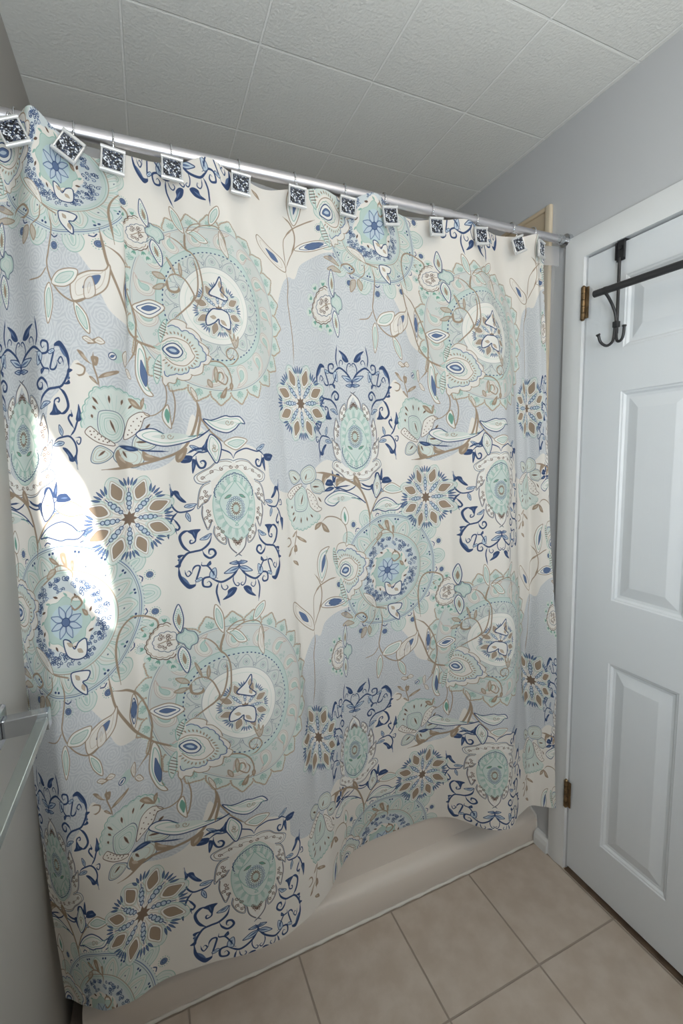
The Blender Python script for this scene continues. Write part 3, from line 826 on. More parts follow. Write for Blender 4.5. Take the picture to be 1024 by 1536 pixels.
M_brushed = mat('worn chrome rod', (214, 212, 216), .4, 1.0, bump=(40, .03))
M_brass = mat('aged brass', (150, 126, 94), .42, .9, noise=(60, (98, 82, 64), .7))
M_iron = mat('dark bronze metal', (66, 66, 68), .38, .6)
M_rubber = mat('black plastic', (40, 40, 42), .5)
M_silver = mat('silver hook frame', (222, 222, 222), .35, .35)
M_thresh = mat('brown threshold', (104, 86, 70), .6, noise=(30, (78, 62, 50), .7))
M_dark = mat('dim hallway', (96, 88, 80), .8)

# ---- shell
def quad(name, co, m): 
    bm = bmesh.new(); bm.faces.new([bm.verts.new(c) for c in co]); return add(name, bm, m)
o = setting(add('floor', boxes((-1.62, .75, YN - .1, YF + .1, -.06, 0)), M_floor), 'beige square tile floor in front of the tub')
o = setting(add('ceiling', boxes((-1.62, .14, YN - .1, YF + .1, H, H + .06)), M_ceil), 'white textured square ceiling tiles with pale seams')
bm = bmesh.new()
pr = [(XL_BOT, 0), (XL_TOP, H), (XL_TOP - .1, H), (XL_BOT - .1, 0)]
A = [bm.verts.new((x, YN - .1, z)) for x, z in pr]; B = [bm.verts.new((x, YF + .1, z)) for x, z in pr]
for i in range(4): bm.faces.new((A[i], A[(i + 1) % 4], B[(i + 1) % 4], B[i]))
bm.faces.new(A); bm.faces.new(B)
setting(add('wall_left', bm, mat('grey wall paint in the corner', (176, 174, 170), .7, spec=.3, bump=(260, .05))), 'grey painted wall at the left end of the tub')  # same wall paint made darker: the left wall's shade is in its colour
XW = .006
setting(add('wall_right', boxes((XW, XW + .11, DY0 - .002, YF + .1, 0, H), (XW, XW + .11, YN - .1, DY1 + .002, 0, H), (XW, XW + .11, DY1 + .002, DY0 - .002, DTOP + .002, H)), M_wall), 'blue grey wall above and beside the white door')
setting(add('wall_far', boxes((-1.62, .12, YF, YF + .1, 0, H)), M_tan), 'tan wall behind the tub')
# near wall with the window opening
WX0, WX1, WZ0, WZ1 = -1.42, -.74, 1.12, 1.76
setting(add('wall_near', boxes((-1.62, WX0, YN - .1, YN, 0, H), (WX1, .12, YN - .1, YN, 0, H), (WX0, WX1, YN - .1, YN, 0, WZ0), (WX0, WX1, YN - .1, YN, WZ1, H)), M_wall), 'grey wall with the window behind the viewer')
bm = boxes((WX0, WX1, YN - .1, YN - .03, WZ1 - .03, WZ1), (WX0, WX1, YN - .1, YN - .03, WZ0, WZ0 + .03), (WX0, WX0 + .03, YN - .1, YN - .03, WZ0, WZ1), (WX1 - .03, WX1, YN - .1, YN - .03, WZ0, WZ1))
setting(add('window_1', bm, M_white), 'white window frame in the near wall')

# ---- door casing, baseboard, threshold
bm = bmesh.new()
def casing_profile(d):   # d = 0 outer edge .. 1 inner edge -> face x
    return -.012 - .004 * math.sin(math.pi * min(1, d * 1.15)) 
n = 8
w = DY0 + .004 - CASE0
rows = []
for i in range(n + 1):
    d = i / n; y = CASE0 + w * d; zt = CASETOP + (DTOP - .004 - CASETOP) * d; x = casing_profile(d) + .006
    rows.append([bm.verts.new((x, y, 0)), bm.verts.new((x, y, zt)), bm.verts.new((x, -.96 - .07 * (1 - d) + .066, zt)), bm.verts.new((x, -.96 - .07 * (1 - d) + .066, 0))])
rows = [[bm.verts.new((XW + .001, CASE0, 0)), bm.verts.new((XW + .001, CASE0, CASETOP)), bm.verts.new((XW + .001, -.964, CASETOP)), bm.verts.new((XW + .001, -.964, 0))]] + rows
yi = -.96 + .066
rows.append([bm.verts.new((.09, DY0 + .004, 0)), bm.verts.new((.09, DY0 + .004, DTOP - .004)), bm.verts.new((.09, yi, DTOP - .004)), bm.verts.new((.09, yi, 0))])
for a, b in zip(rows, rows[1:]):
    for k in range(3): bm.faces.new((a[k], a[k + 1], b[k + 1], b[k]))
setting(add('trim_1', bm, M_white, smooth='auto'), 'white casing around the door')
bm = bmesh.new()
pf = [(XW, 0), (-.016, 0), (-.016, .03), (-.012, .044), (-.004, .052), (XW, .054)]
A = [bm.verts.new((x, -.004, z)) for x, z in pf]; B = [bm.verts.new((x, CASE0 - .0005, z)) for x, z in pf]
for i in range(6): bm.faces.new((A[i], A[(i + 1) % 6], B[(i + 1) % 6], B[i]))
bm.faces.new(A); bm.faces.new(B)
setting(add('baseboard_right', bm, M_white), 'short white baseboard between the tub and the door casing')
setting(add('trim_2', boxes((-.006, .10, DY1, DY0 - .001, .0005, .005)), M_thresh, bevel=.002), 'brown threshold strip under the door')
setting(add('wall_hall', boxes((.62, .66, -1.3, .2, 0, H)), M_dark), 'dim hallway wall beyond the door')

# ---- the six-panel door
DX = .004
def panel_door():
    bm = bmesh.new()
    y = [DY0 - .004, -.254, -.456, -.570, -.772, DY1 + .004]
    z = [.016, .192, .815, 1.013, 1.630, 1.751, 1.945, 2.034]
    V = {}
    for i, yy in enumerate(y):
        for j, zz in enumerate(z): V[i, j] = bm.verts.new((DX, yy, zz))
    for i in range(5):
        for j in range(7):
            a, b, c, d = V[i, j], V[i + 1, j], V[i + 1, j + 1], V[i, j + 1]
            if i in (1, 3) and j in (1, 3, 5):
                ring = [a, b, c, d]
                y0, y1, z0, z1 = y[i], y[i + 1], z[j], z[j + 1]
                for ins, dep in ((.003, .0025), (.007, .0035), (.012, .0085), (.020, .0095), (.024, .0085), (.050, .0015), (.052, .0012)):
                    nr = [bm.verts.new((DX + dep, yy, zz)) for yy, zz in ((y0 - ins, z0 + ins), (y1 + ins, z0 + ins), (y1 + ins, z1 - ins), (y0 - ins, z1 - ins))]
                    for k in range(4): bm.faces.new((ring[k], ring[(k + 1) % 4], nr[(k + 1) % 4], nr[k]))
                    ring = nr
                bm.faces.new(ring)
            else: bm.faces.new((a, b, c, d))
    bd = [V[i, 0] for i in range(6)] + [V[5, j] for j in range(1, 8)] + [V[i, 7] for i in range(4, -1, -1)] + [V[0, j] for j in range(6, 0, -1)]
    bk = [bm.verts.new((v.co.x + .035, v.co.y, v.co.z)) for v in bd]
    for k in range(len(bd)): bm.faces.new((bd[k], bd[(k + 1) % len(bd)], bk[(k + 1) % len(bd)], bk[k]))
    bm.faces.new(bk)
    return bm
door = setting(add('door_1', panel_door(), M_door), 'white six panel door')
def hinge(z0, z1):
    bm = bmesh.new(); n = 5; L = (z1 - z0) / n; yc = DY0 + .0005
    for k in range(n): tube(bm, [(-.007, yc, z0 + L * k + .0007), (-.007, yc, z0 + L * (k + 1) - .0007)], .0068, 14)
    tube(bm, [(-.007, yc, z0 - .003), (-.007, yc, z0 - .0001)], [.004, .0062], 12); tube(bm, [(-.007, yc, z1 + .0001), (-.007, yc, z1 + .004)], [.0062, .003], 12)
    k = add('hinge', bm, M_brass, door, smooth='auto')
    k['label'] = 'aged brass hinge knuckle'
    bm = boxes((-.0055, -.003, DY0 - .016, DY0 - .007, z0 + .002, z1 - .002), (-.0055, -.003, DY0 + .005, DY0 + .012, z0 + .002, z1 - .002))
    l = add('hinge_leaf', bm, M_brass, k)
hinge(1.858, 1.952); hinge(.243, .340)

# ---- over-the-door rack
RO = (-.006, -.236, 2.04)
rack = thing(empty('over_door_towel_rack', RO), 'dark metal towel rack with hooks hung over the white door', 'towel rack')
YR = -.240
bm = boxes((-.002, .001, YR - .0125, YR + .0125, 1.985, 2.038), (-.002, .04, YR - .0125, YR + .0125, 2.0385, 2.0405), (.0395, .0415, YR - .0125, YR + .0125, 1.985, 2.0405))
for s in (-1, 1): box(bm, -.008, -.002, YR + s * .0125 - .0012, YR + s * .0125 + .0012, 1.990, 2.036)
at(add('door_bracket', bm, M_iron, rack, bevel=.0008), RO)
bm = bmesh.new(); tube(bm, [(-.003, YR, 2.020), (-.0095, YR, 2.020)], [.006, .0045], 14)
k = at(add('rivet', bm, M_rubber, rack, smooth='auto'), RO)
bm = bmesh.new(); tube(bm, smooth_path([(-.006, YR, 1.992), (-.007, YR - .001, 1.93), (-.008, YR - .002, 1.85), (-.009, YR - .003, 1.79)]), .0042, 12)
at(add('stem', bm, M_iron, rack, smooth='auto'), RO)
bm = bmesh.new(); tube(bm, [(-.056, -.206, 1.902), (-.056, -.70, 1.887)], .0095, 20)
bar = at(add('rail', bm, M_iron, rack, smooth='auto'), RO)
bm = bmesh.new()
for yy, zz in ((-.240, 1.901), ):
    tube(bm, [(-.056, yy + .004, zz), (-.056, yy - .004, zz - .0003)], .0103, 20)
at(add('rail_collar', bm, M_rubber, rack, smooth='auto'), RO)
bm = bmesh.new(); tube(bm, smooth_path([(-.056, -.240, 1.893), (-.045, -.241, 1.883), (-.028, -.242, 1.862), (-.016, -.243, 1.838), (-.0125, -.243, 1.808)]), .004, 12)
at(add('rail_arm', bm, M_iron, rack, smooth='auto'), RO)
at(add('clip', boxes((-.019, -.004, YR - .0095, YR + .004, 1.806, 1.822)), M_rubber, rack, bevel=.001), RO)
def hook(pts, ball):
    bm = bmesh.new(); tube(bm, smooth_path(pts), .0038, 12)
    h = at(add('coat_hook', bm, M_iron, rack, smooth='auto'), RO)
    bm = bmesh.new(); e = Vector(pts[-1]); dd = (e - Vector(pts[-2])).normalized(); tube(bm, [e - dd * .001, e + dd * .002, e + dd * .0045], [.0045, .0062, .005], 14)
    at(add('hook_tip', bm, M_iron, h, smooth='auto'), RO)
hook([(-.012, YR + .001, 1.808), (-.013, YR + .002, 1.782), (-.018, YR + .004, 1.766), (-.034, YR + .008, 1.757), (-.052, YR + .012, 1.766), (-.060, YR + .014, 1.784)], 0)
hook([(-.010, YR - .003, 1.802), (-.012, YR - .005, 1.778), (-.015, YR - .012, 1.766), (-.018, YR - .024, 1.767), (-.020, YR - .031, 1.780), (-.021, YR - .033, 1.800)], 0)
for yy in (-.62,):
    bm = boxes((-.002, .001, yy - .0125, yy + .0125, 1.985, 2.038), (-.002, .04, yy - .0125, yy + .0125, 2.0385, 2.0405), (.0395, .0415, yy - .0125, yy + .0125, 1.985, 2.0405))
    at(add('door_bracket', bm, M_iron, rack, bevel=.0008), RO)
    bm = bmesh.new(); tube(bm, smooth_path([(-.006, yy, 1.992), (-.007, yy, 1.93), (-.008, yy, 1.85), (-.009, yy, 1.79)]), .0042, 12)
    at(add('stem', bm, M_iron, rack, smooth='auto'), RO)
    bm = bmesh.new(); tube(bm, smooth_path([(-.056, yy, 1.880), (-.045, yy, 1.873), (-.028, yy, 1.856), (-.016, yy, 1.834), (-.0125, yy, 1.806)]), .004, 12)
    at(add('rail_arm', bm, M_iron, rack, smooth='auto'), RO)
# the brackets fold over the top edge of the door: the door slab is 35 mm thick

# ---- bathtub
TO = (-.74, .37, 0)
tub = thing(empty('bathtub', TO), 'white bathtub with a stepped skirt, half hidden behind the patterned curtain', 'bathtub')
TXL, TXR = -1.50, XW - .002
def extrude_x(pf, x0, x1):
    bm = bmesh.new(); n = len(pf)
    A = [bm.verts.new((x0, y, z)) for y, z in pf]; B = [bm.verts.new((x1, y, z)) for y, z in pf]
    for i in range(n): bm.faces.new((A[i], A[(i + 1) % n], B[(i + 1) % n], B[i]))
    bm.faces.new(A[::-1]); bm.faces.new(B); return bm
at(add('skirt_base', extrude_x([(.002, 0), (0, .004), (-.001, .085), (.002, .096), (.010, .106), (.024, .113), (.044, .117), (.062, .117), (.062, 0)], TXL, TXR), M_tub, tub, smooth='auto'), TO)
at(add('apron', extrude_x([(.045, .116), (.042, .20), (.040, .30), (.041, .352), (.048, .356), (.07, .356), (.07, .116)], TXL, TXR), M_tub, tub, smooth='auto'), TO)
# rim and basin
bm = bmesh.new()
def rr(x0, x1, y0, y1, r, z, n=6):
    out = []
    for cx, cy, a0 in ((x1 - r, y1 - r, 0), (x0 + r, y1 - r, 90), (x0 + r, y0 + r, 180), (x1 - r, y0 + r, 270)):
        for k in range(n + 1):
            a = math.radians(a0 + 90 * k / n); out.append(bm.verts.new((cx + r * math.cos(a), cy + r * math.sin(a), z)))
    return out
lo = [rr(TXL, TXR, .040, .765, .004, .357), rr(TXL, TXR, .040, .765, .004, .385), rr(TXL + .004, TXR - .004, .046, .76, .006, .392), rr(TXL + .085, TXR - .085, .115, .70, .12, .392), rr(TXL + .10, TXR - .10, .128, .685, .12, .378), rr(TXL + .16, TXR - .14, .175, .64, .13, .12), rr(TXL + .22, TXR - .20, .22, .60, .12, .08)]
for a, b in zip(lo, lo[1:]):
    n = len(a)
    for k in range(n): bm.faces.new((a[k], a[(k + 1) % n], b[(k + 1) % n], b[k]))
bm.faces.new(lo[-1])
at(add('basin_rim', bm, M_tub, tub, smooth='auto'), TO)
bm = bmesh.new()
P = [(TXL + (TXR - TXL) * i / 60, -.002 + .0008 * math.sin(i * 1.7), .0025) for i in range(61)]
tube(bm, P, [.0045 + .0012 * math.sin(i * 2.3) for i in range(61)], 8)
c = at(add('caulk_bead', bm, M_caulk, tub, smooth=True), TO); c['label'] = 'uneven white caulk line along the floor'
bm = bmesh.new(); tube(bm, [(TXR - .002, .000, .004), (TXR - .002, .002, .06), (TXR - .002, .006, .10), (TXR - .002, .034, .118), (TXR - .002, .040, .2), (TXR - .002, .039, .35)], .0055, 8)
at(add('caulk_bead', bm, M_caulk, tub, smooth=True), TO)

# ---- tan surround panel on the right alcove wall
SO = (XW, .4, .40)
sp = empty('surround_panel', SO); thing(sp, 'tan tub surround panel on the right wall behind the rod end', 'wall panel')
at(add('panel_sheet', boxes((-.001, XW - .0005, .022, YF - .004, .394, 2.238)), M_tan, sp), SO)
bm = boxes((-.009, XW - .0003, .000, .024, .394, 2.252)); at(add('edge_trim', bm, M_tanl, sp, bevel=.005, segs=3, smooth='auto'), SO)
bm = boxes((-.007, XW - .0003, .024, YF - .004, 2.238, 2.252)); at(add('top_trim', bm, M_tan, sp, bevel=.004, segs=3, smooth='auto'), SO)

# ---- curtain rod
RY, RZ = -.058, 2.114
ro = (-.74, RY, RZ)
rod = thing(empty('curtain_rod', ro), 'shiny metal shower curtain rod spanning the tub alcove under the ceiling', 'curtain rod')
def xtube(x0, x1, r0, r1=None, n=28): bm = bmesh.new(); tube(bm, [(x0, RY, RZ), (x1, RY, RZ)], [r0, r1 or r0], n); return bm
at(add('outer_tube', xtube(XL_TOP - .0085, -.44, .0128), M_brushed, rod, smooth='auto'), ro)
at(add('inner_tube', xtube(-.4399, -.035, .0112), M_brushed, rod, smooth='auto'), ro)
bm = bmesh.new(); tube(bm, [(-.048, RY, RZ), (-.034, RY, RZ), (-.033, RY, RZ), (-.020, RY, RZ), (-.019, RY, RZ), (-.008, RY, RZ), (-.0079, RY, RZ), (XW - .0006, RY, RZ)], [.0113, .0113, .013, .013, .011, .011, .019, .0205], 24)
at(add('end_flange', bm, M_chrome, rod, smooth='auto'), ro)
bm = bmesh.new(); tube(bm, [(XL_TOP - .009, RY, RZ), (XL_TOP + .006, RY, RZ)], [.0205, .018], 24)
at(add('end_flange', bm, M_chrome, rod, smooth='auto'), ro)

# ------------------------------------------------------------------ the curtain itself
pix = print_cloth()
img = bpy.data.images.new('printed cotton', NPX, NPX, alpha=False)
buf = np.ones((NPX, NPX, 4), np.float32); buf[..., :3] = np.clip(pix, 0, 1)
img.pixels.foreach_set(buf.ravel()); img.update(); img.pack()
def cloth_material():
    m = bpy.data.materials.new('printed cotton cloth'); m.use_nodes = True
    nt = m.node_tree; L = nt.links.new; b = nt.nodes['Principled BSDF']; out = nt.nodes['Material Output']
    uv = nt.nodes.new('ShaderNodeUVMap'); uv.uv_map = 'cloth'
    tx = nt.nodes.new('ShaderNodeTexImage'); tx.image = img; tx.extension = 'REPEAT'; L(uv.outputs[0], tx.inputs[0])
    L(tx.outputs['Color'], b.inputs['Base Color']); b.inputs['Roughness'].default_value = .85; b.inputs['Specular IOR Level'].default_value = .2
    mp = nt.nodes.new('ShaderNodeMapping'); mp.inputs['Scale'].default_value = (900, 260, 1); L(uv.outputs[0], mp.inputs[0])
    n = nt.nodes.new('ShaderNodeTexNoise'); n.inputs['Detail'].default_value = 2; L(mp.outputs[0], n.inputs['Vector']); n.inputs['Scale'].default_value = 1
    bp = nt.nodes.new('ShaderNodeBump'); bp.inputs['Strength'].default_value = .12; bp.inputs['Distance'].default_value = .001
    L(n.outputs['Fac'], bp.inputs['Height']); L(bp.outputs[0], b.inputs['Normal'])
    tr = nt.nodes.new('ShaderNodeBsdfTranslucent'); L(tx.outputs['Color'], tr.inputs['Color'])
    mx = nt.nodes.new('ShaderNodeMixShader'); mx.inputs[0].default_value = .14
    L(b.outputs[0], mx.inputs[1]); L(tr.outputs[0], mx.inputs[2]); L(mx.outputs[0], out.inputs[0])
    return m
def grid_mesh(name, X, Y, Z, U, V, m):
    h, w = X.shape
    me = bpy.data.meshes.new(name)
    co = np.stack([X, Y, Z], -1).reshape(-1, 3).astype(np.float32)
    i = np.arange(h * w).reshape(h, w)
    f = np.stack([i[:-1, :-1], i[:-1, 1:], i[1:, 1:], i[1:, :-1]], -1).reshape(-1, 4)
    me.vertices.add(len(co)); me.vertices.foreach_set('co', co.ravel())
    me.loops.add(f.size); me.loops.foreach_set('vertex_index', f.ravel().astype(np.int32))
    me.polygons.add(len(f)); me.polygons.foreach_set('loop_start', np.arange(0, f.size, 4, dtype=np.int32)); me.polygons.foreach_set('loop_total', np.full(len(f), 4, np.int32))
    me.polygons.foreach_set('use_smooth', np.ones(len(f), bool))
    me.update(calc_edges=True)
    uv = me.uv_layers.new(name='cloth')
    UV = np.stack([U, V], -1).reshape(-1, 2)[f.ravel()].astype(np.float32)
    uv.data.foreach_set('uv', UV.ravel())
    me.validate()
    o = bpy.data.objects.new(name, me); COL.objects.link(o); me.materials.append(m)
    return o
aa = np.linspace(A0, A1, 560); zz = np.concatenate([np.linspace(ZB, 1.9, 300), np.linspace(1.9, ZT, 71)[1:]])
X, Y, Z = surf(aa, zz)
curtain = grid_mesh('shower_curtain', X, Y, Z, np.repeat(aa[None], len(zz), 0) / PER, np.repeat(zz[:, None], len(aa), 1) / PER, cloth_material())
thing(curtain, 'white shower curtain printed with blue, teal and brown floral medallions', 'shower curtain')

# ---- clear liner behind it
def liner_material(name, fac, tint):
    m = bpy.data.materials.new(name); m.use_nodes = True
    nt = m.node_tree; L = nt.links.new; b = nt.nodes['Principled BSDF']; out = nt.nodes['Material Output']
    b.inputs['Base Color'].default_value = lin(tint); b.inputs['Roughness'].default_value = .25
    t = nt.nodes.new('ShaderNodeBsdfTransparent'); t.inputs[0].default_value = (.97, .97, .97, 1)
    mx = nt.nodes.new('ShaderNodeMixShader'); mx.inputs[0].default_value = fac
    L(t.outputs[0], mx.inputs[1]); L(b.outputs[0], mx.inputs[2]); L(mx.outputs[0], out.inputs[0])
    return m
u = np.linspace(0, 1, 160); v = np.linspace(0, 1, 60)
LX = -1.44 + 1.426 * u[None] + 0 * v[:, None]
LY = -.021 + .006 * np.sin(u * 55)[None] * (.4 + .6 * v[:, None]) + (.004 * np.sin(u[None] * 140 + v[:, None] * 9)) * (1 - v[:, None] * .6) + np.clip(1 - v[:, None] * 1.02, 0, 1) * .10
LZ = .40 + 1.655 * v[:, None] + 0 * u[None]
def wrinkle(m):
    nt = m.node_tree; L = nt.links.new; b = nt.nodes['Principled BSDF']
    tc = nt.nodes.new('ShaderNodeTexCoord'); n = nt.nodes.new('ShaderNodeTexNoise'); n.inputs['Scale'].default_value = 28; n.inputs['Detail'].default_value = 5; L(tc.outputs['Object'], n.inputs['Vector'])
    bp = nt.nodes.new('ShaderNodeBump'); bp.inputs['Strength'].default_value = .8; bp.inputs['Distance'].default_value = .01; L(n.outputs['Fac'], bp.inputs['Height']); L(bp.outputs[0], b.inputs['Normal'])
ML = liner_material('clear vinyl', .13, (215, 215, 218)); wrinkle(ML)
liner = grid_mesh('shower_liner', LX, LY, LZ, LX, LZ, ML)
thing(liner, 'clear plastic shower liner showing past the right edge of the curtain', 'shower liner')
hx = np.linspace(-1.44, .001, 120); hz = np.linspace(2.050, 2.108, 6)
HX = np.repeat(hx[None], 6, 0); HZ = np.repeat(hz[:, None], 120, 1); HY = -.0235 + .006 * np.sin((hx + 1.44) / 1.437 * 55)[None] + 0 * HZ
HX, HZ = HX, HZ - .006 * np.clip((HX + .07) / .07, 0, 1) * 0
hd = grid_mesh('liner_header', HX, HY, HZ, HX, HZ, liner_material('frosted vinyl header', .42, (225, 225, 228)))
hd.parent = liner; hd['label'] = 'reinforced milky top band'

# ---- twelve jewelled hooks
JEW = [(18, 197, -24, 0), (103, 220, 33, 0), (169, 241, 7, 0), (258, 253, 3, 0), (361, 276, 4, 0), (446, 295, 3, 0), (522, 310, 3, 0), (586, 324, -9, 0), (655, 340, -7, 0), (722, 354, -8, 0), (778, 367, -24, 0), (812, 374, -3, 24)]
FPX = 674.181
CR = Vector((0.91839411, -0.39469262, -0.02774898)); CU = Vector((0.07295527, 0.09999199, 0.99231)); CF = Vector((0.38888275, 0.91335609, -0.12062696))
def aim(u, v, y):
    d = CF + CR * ((u - 512) / FPX) - CU * ((v - 768) / FPX)
    return CAM + d * ((y - CAM.y) / d.y)
def mosaic_material():
    m = mat('rhinestone mosaic', (30, 32, 38), .15, 0, .8)
    nt = m.node_tree; L = nt.links.new; b = nt.nodes['Principled BSDF']; tc = [n for n in nt.nodes if n.type == 'TEX_COORD'][0]
    v = nt.nodes.new('ShaderNodeTexVoronoi'); v.inputs['Scale'].default_value = 430; L(tc.outputs['Object'], v.inputs['Vector'])
    s = nt.nodes.new('ShaderNodeSeparateColor'); L(v.outputs['Color'], s.inputs[0])
    r = nt.nodes.new('ShaderNodeValToRGB'); r.color_ramp.interpolation = 'CONSTANT'
    r.color_ramp.elements[0].color = lin((24, 26, 33)); r.color_ramp.elements[1].position = .5; r.color_ramp.elements[1].color = lin((90, 95, 106))
    e = r.color_ramp.elements.new(.72); e.color = lin((222, 226, 232)); e = r.color_ramp.elements.new(.88); e.color = lin((60, 72, 96))
    L(s.outputs[0], r.inputs[0]); L(r.outputs[0], b.inputs['Base Color'])
    return m
M_mos = mosaic_material()
def stones_bm():
    bm = bmesh.new(); rnd = random.Random(4)
    box(bm, -.0172, .0172, -.0015, .001, -.0165, .0165)
    n = 7
    for i in range(n):
        for j in range(n):
            cx = -.0172 + .0344 * (i + .5) / n + rnd.uniform(-.0006, .0006); cz = -.0165 + .033 * (j + .5) / n + rnd.uniform(-.0006, .0006); r = rnd.uniform(.0014, .0022)
            k = 6; a0 = rnd.uniform(0, 1)
            A = [bm.verts.new((cx + r * math.cos(a0 + q * 2 * math.pi / k), -.0015, cz + r * math.sin(a0 + q * 2 * math.pi / k))) for q in range(k)]
            B = [bm.verts.new((cx + r * .55 * math.cos(a0 + q * 2 * math.pi / k), -.0015 - r * .7, cz + r * .55 * math.sin(a0 + q * 2 * math.pi / k))) for q in range(k)]
            for q in range(k): bm.faces.new((A[q], A[(q + 1) % k], B[(q + 1) % k], B[q]))
            bm.faces.new(B)
    return bm
def frame_bm():
    bm = boxes((-.021, .021, .0, .0045, -.0225, .0225))
    bmesh.ops.bevel(bm, geom=bm.edges[:], offset=.001, segments=2, affect='EDGES')
    for s in (-1, 1):
        tube(bm, [(-.0212, -.0012, s * .0198), (.0212, -.0012, s * .0198)], .0036, 10)
        tube(bm, [(s * .0192, -.0006, -.0175), (s * .0192, -.0006, .0175)], .0018, 8)
    return bm
ORD = ['first', 'second', 'third', 'fourth', 'fifth', 'sixth', 'seventh', 'eighth', 'ninth', 'tenth', 'eleventh', 'twelfth']
WHY = ['square rhinestone curtain hook in the ruffle at the left wall end of the rod',
       'square rhinestone curtain hook tilted clockwise, second from the left wall',
       'square rhinestone curtain hook third from the left wall, tilted slightly clockwise',
       'square rhinestone curtain hook fourth from the left wall',
       'square rhinestone curtain hook fifth from the left wall',
       'square rhinestone curtain hook sixth from the left wall',
       'square rhinestone curtain hook seventh from the left wall, beside the upper blue mandala',
       'square rhinestone curtain hook eighth from the left wall, fifth from the door end',
       'square rhinestone curtain hook fourth from the door end of the rod',
       'square rhinestone curtain hook third from the door end of the rod',
       'tilted square rhinestone curtain hook second from the door end of the rod',
       'last rhinestone curtain hook at the door end, seen edge on beside the liner']
jm = frame_me = None
for i, (pu, pv, tilt, yaw) in enumerate(JEW):
    # distance: just in front of the cloth where the hook holds it
    y = -.085
    for _ in range(6):
        p = aim(pu, pv, y)
        k = np.argmin((X[-40:] - p.x) ** 2 + (Z[-40:] - p.z) ** 2); ysurf = Y[-40:].ravel()[k]
        near = Y[-60:][(np.abs(X[-60:] - p.x) < .028) & (np.abs(Z[-60:] - p.z) < .05)]
        if len(near): ysurf = near.min()
        y = min(ysurf - .011, -.088)
    p = aim(pu, pv, y)
    h = empty('curtain_hook', p)
    h.rotation_euler = (0, math.radians(tilt), math.radians(yaw))
    thing(h, WHY[i], 'curtain hook', 'jewelled curtain hooks on the rod')
    if jm is None:
        f = add('jewel_frame', frame_bm(), M_silver, h, smooth='auto'); frame_me = f.data
        s = add('rhinestone_plate', stones_bm(), M_mos, h); jm = s.data
    else:
        for nm, me in (('jewel_frame', frame_me), ('rhinestone_plate', jm)):
            q = bpy.data.objects.new(nm, me); COL.objects.link(q); q.parent = h
    bm = bmesh.new()
    R = Matrix.Rotation(math.radians(yaw), 4, 'Z') @ Matrix.Rotation(math.radians(tilt), 4, 'Y')
    inv = R.inverted()
    rod_x = p.x + .012 * math.sin(math.radians(tilt)) + .002
    loop = [p + R @ Vector((0, .006, .020))]
    rr_ = .0155
    loop.append(Vector((rod_x, min(RY - rr_ - .002, p.y + .006), (p.z + RZ) / 2 + .004)))
    for a in (190, 150, 115, 80, 45, 10, -30, -60):
        loop.append(Vector((rod_x, RY - rr_ * math.cos(math.radians(180 - a)) * -1, RZ + rr_ * math.sin(math.radians(a)))))
    loop = [inv @ (q - p) for q in loop]
    tube(bm, smooth_path(loop, 6), .0016, 8)
    add('wire_loop', bm, M_chrome, h, smooth=True)

# ---- towel bar on the left wall
XTB, YTB, ZTB = -1.449, -.262, 1.028
wallx = XL_BOT + (XL_TOP - XL_BOT) * ZTB / H
BO = (wallx, YTB, ZTB)
tb = thing(empty('towel_bar', BO), 'square chrome towel bar on the left wall in front of the curtain', 'towel bar')
at(add('wall_plate', boxes((wallx - .004, wallx + .010, YTB - .028, YTB + .028, ZTB - .030, ZTB + .030)), M_chrome, tb, bevel=.004, segs=1), BO)
at(add('post', boxes((wallx + .0101, XTB + .009, YTB - .010, YTB + .012, ZTB - .018, ZTB + .014)), M_chrome, tb, bevel=.0012), BO)
M_bar = mat('satin chrome bar', (190, 196, 194), .26, 1.0)
at(add('bar', boxes((XTB - .0085, XTB + .0085, -.88, YTB - .0101, ZTB - .006, ZTB + .007)), M_bar, tb, bevel=.0012), BO)
at(add('post', boxes((wallx + .0101, XTB + .009, -.902, -.8801, ZTB - .018, ZTB + .014)), M_chrome, tb, bevel=.0012), BO)

# ------------------------------------------------------------------ light
def area(name, loc, rot, sx, sy, e, col):
    l = bpy.data.lights.new(name, 'AREA'); l.shape = 'RECTANGLE'; l.size, l.size_y, l.energy, l.color = sx, sy, e, col
    o = bpy.data.objects.new(name, l); COL.objects.link(o); o.location = loc; o.rotation_euler = rot; return o
area('window_daylight', ((WX0 + WX1) / 2, YN + .01, (WZ0 + WZ1) / 2), (math.radians(114), 0, 0), WX1 - WX0 - .06, WZ1 - WZ0 - .06, 24.5, (.85, .94, 1.0))
for bx in (-.8, -.55, -.3):
    l = bpy.data.lights.new('vanity_bulb', 'POINT'); l.energy = 4.0; l.shadow_soft_size = .045; l.color = (1.0, .89, .75)
    o = bpy.data.objects.new('vanity_bulb', l); COL.objects.link(o); o.location = (bx, YN + .12, 2.15)
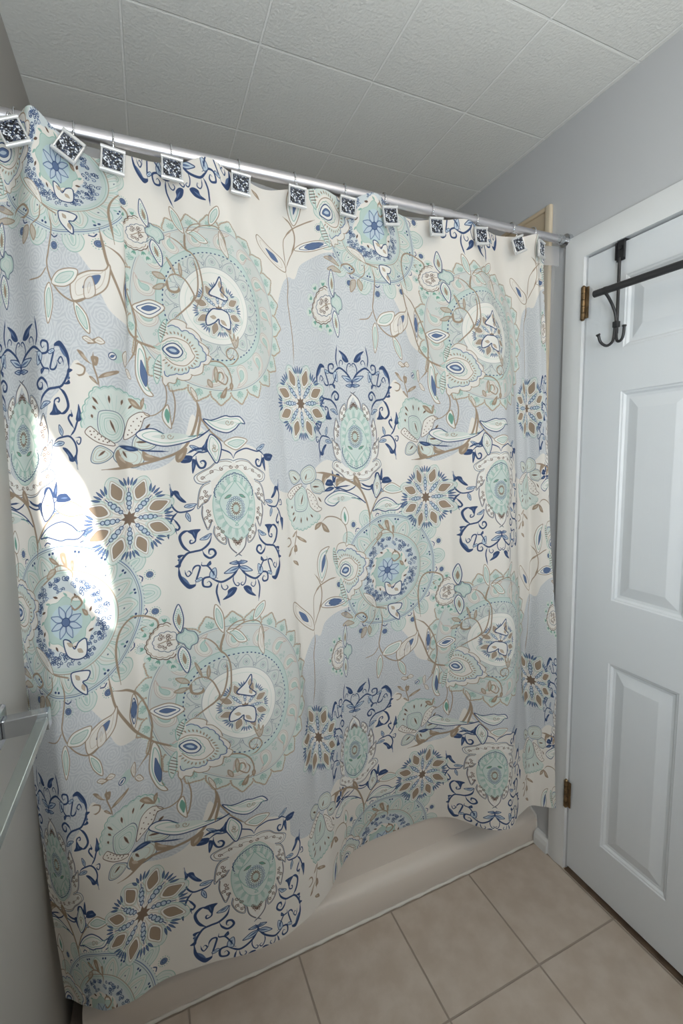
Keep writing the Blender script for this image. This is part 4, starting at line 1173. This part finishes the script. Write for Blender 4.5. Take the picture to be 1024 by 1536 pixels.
# low sun through the gap in the added sun mask
sd = Vector((-.10, 1, -.065)).normalized()
l = bpy.data.lights.new('sun', 'SUN'); l.energy = 10; l.angle = math.radians(.53); l.color = (1.0, .95, .86)
o = bpy.data.objects.new('sun', l); COL.objects.link(o); o.rotation_euler = (-sd).to_track_quat('Z', 'Y').to_euler(); o.location = (-.8, -4, 2.4)
gap = [(-1.45, 1.57), (-1.435, 1.549), (-1.412, 1.488), (-1.376, 1.422), (-1.367, 1.383), (-1.347, 1.275), (-1.339, 1.185), (-1.342, 1.106), (-1.357, 1.126), (-1.39, 1.181), (-1.416, 1.24), (-1.44, 1.299), (-1.455, 1.362), (-1.454, 1.436), (-1.453, 1.522)]
yb = YN - .035
bm = bmesh.new()
inner = [bm.verts.new((x - sd.x / sd.y * (-.078 - yb), yb, z - sd.z / sd.y * (-.078 - yb))) for x, z in gap]
outer = [bm.verts.new(c) for c in ((WX0 + .001, yb, WZ0 + .001), (WX1 - .001, yb, WZ0 + .001), (WX1 - .001, yb, WZ1 - .001), (WX0 + .001, yb, WZ1 - .001))]
es = [bm.edges.new((q[i], q[(i + 1) % len(q)])) for q in (inner, outer) for i in range(len(q))]
bmesh.ops.triangle_fill(bm, use_beauty=True, edges=es)
add('sun_mask', bm, mat('window blind', (230, 228, 222), .8), bpy.data.objects['window_1'])  # unseen sheet added in the window, cut to shape the sun patch
setting(add('shade_partition', boxes((XL_BOT + .012, -1.05, YN + .001, -.87, 0.001, .95), (XL_BOT + .012, -.97, YN + .001, -1.15, .9501, 1.165)), M_white), 'unseen partition added to shade the lower left of the curtain')  # added out of frame to darken the lower left of the curtain
wd = bpy.data.worlds.new('day'); scene.world = wd; wd.use_nodes = True
wd.node_tree.nodes['Background'].inputs[0].default_value = (.6, .75, 1, 1); wd.node_tree.nodes['Background'].inputs[1].default_value = .25

# ------------------------------------------------------------------ camera
cam = bpy.data.cameras.new('camera'); cam.sensor_fit = 'HORIZONTAL'; cam.sensor_width = 36; cam.lens = FPX / 1024 * 36; cam.clip_start = .02
co = bpy.data.objects.new('camera', cam); COL.objects.link(co)
co.matrix_world = Matrix((( CR.x, CU.x, -CF.x, CAM.x), (CR.y, CU.y, -CF.y, CAM.y), (CR.z, CU.z, -CF.z, CAM.z), (0, 0, 0, 1)))
scene.camera = co
vs = scene.view_settings; vs.view_transform = 'Standard'; vs.look = 'None'; vs.exposure = -0.13; vs.gamma = 1; vs.use_curve_mapping = False
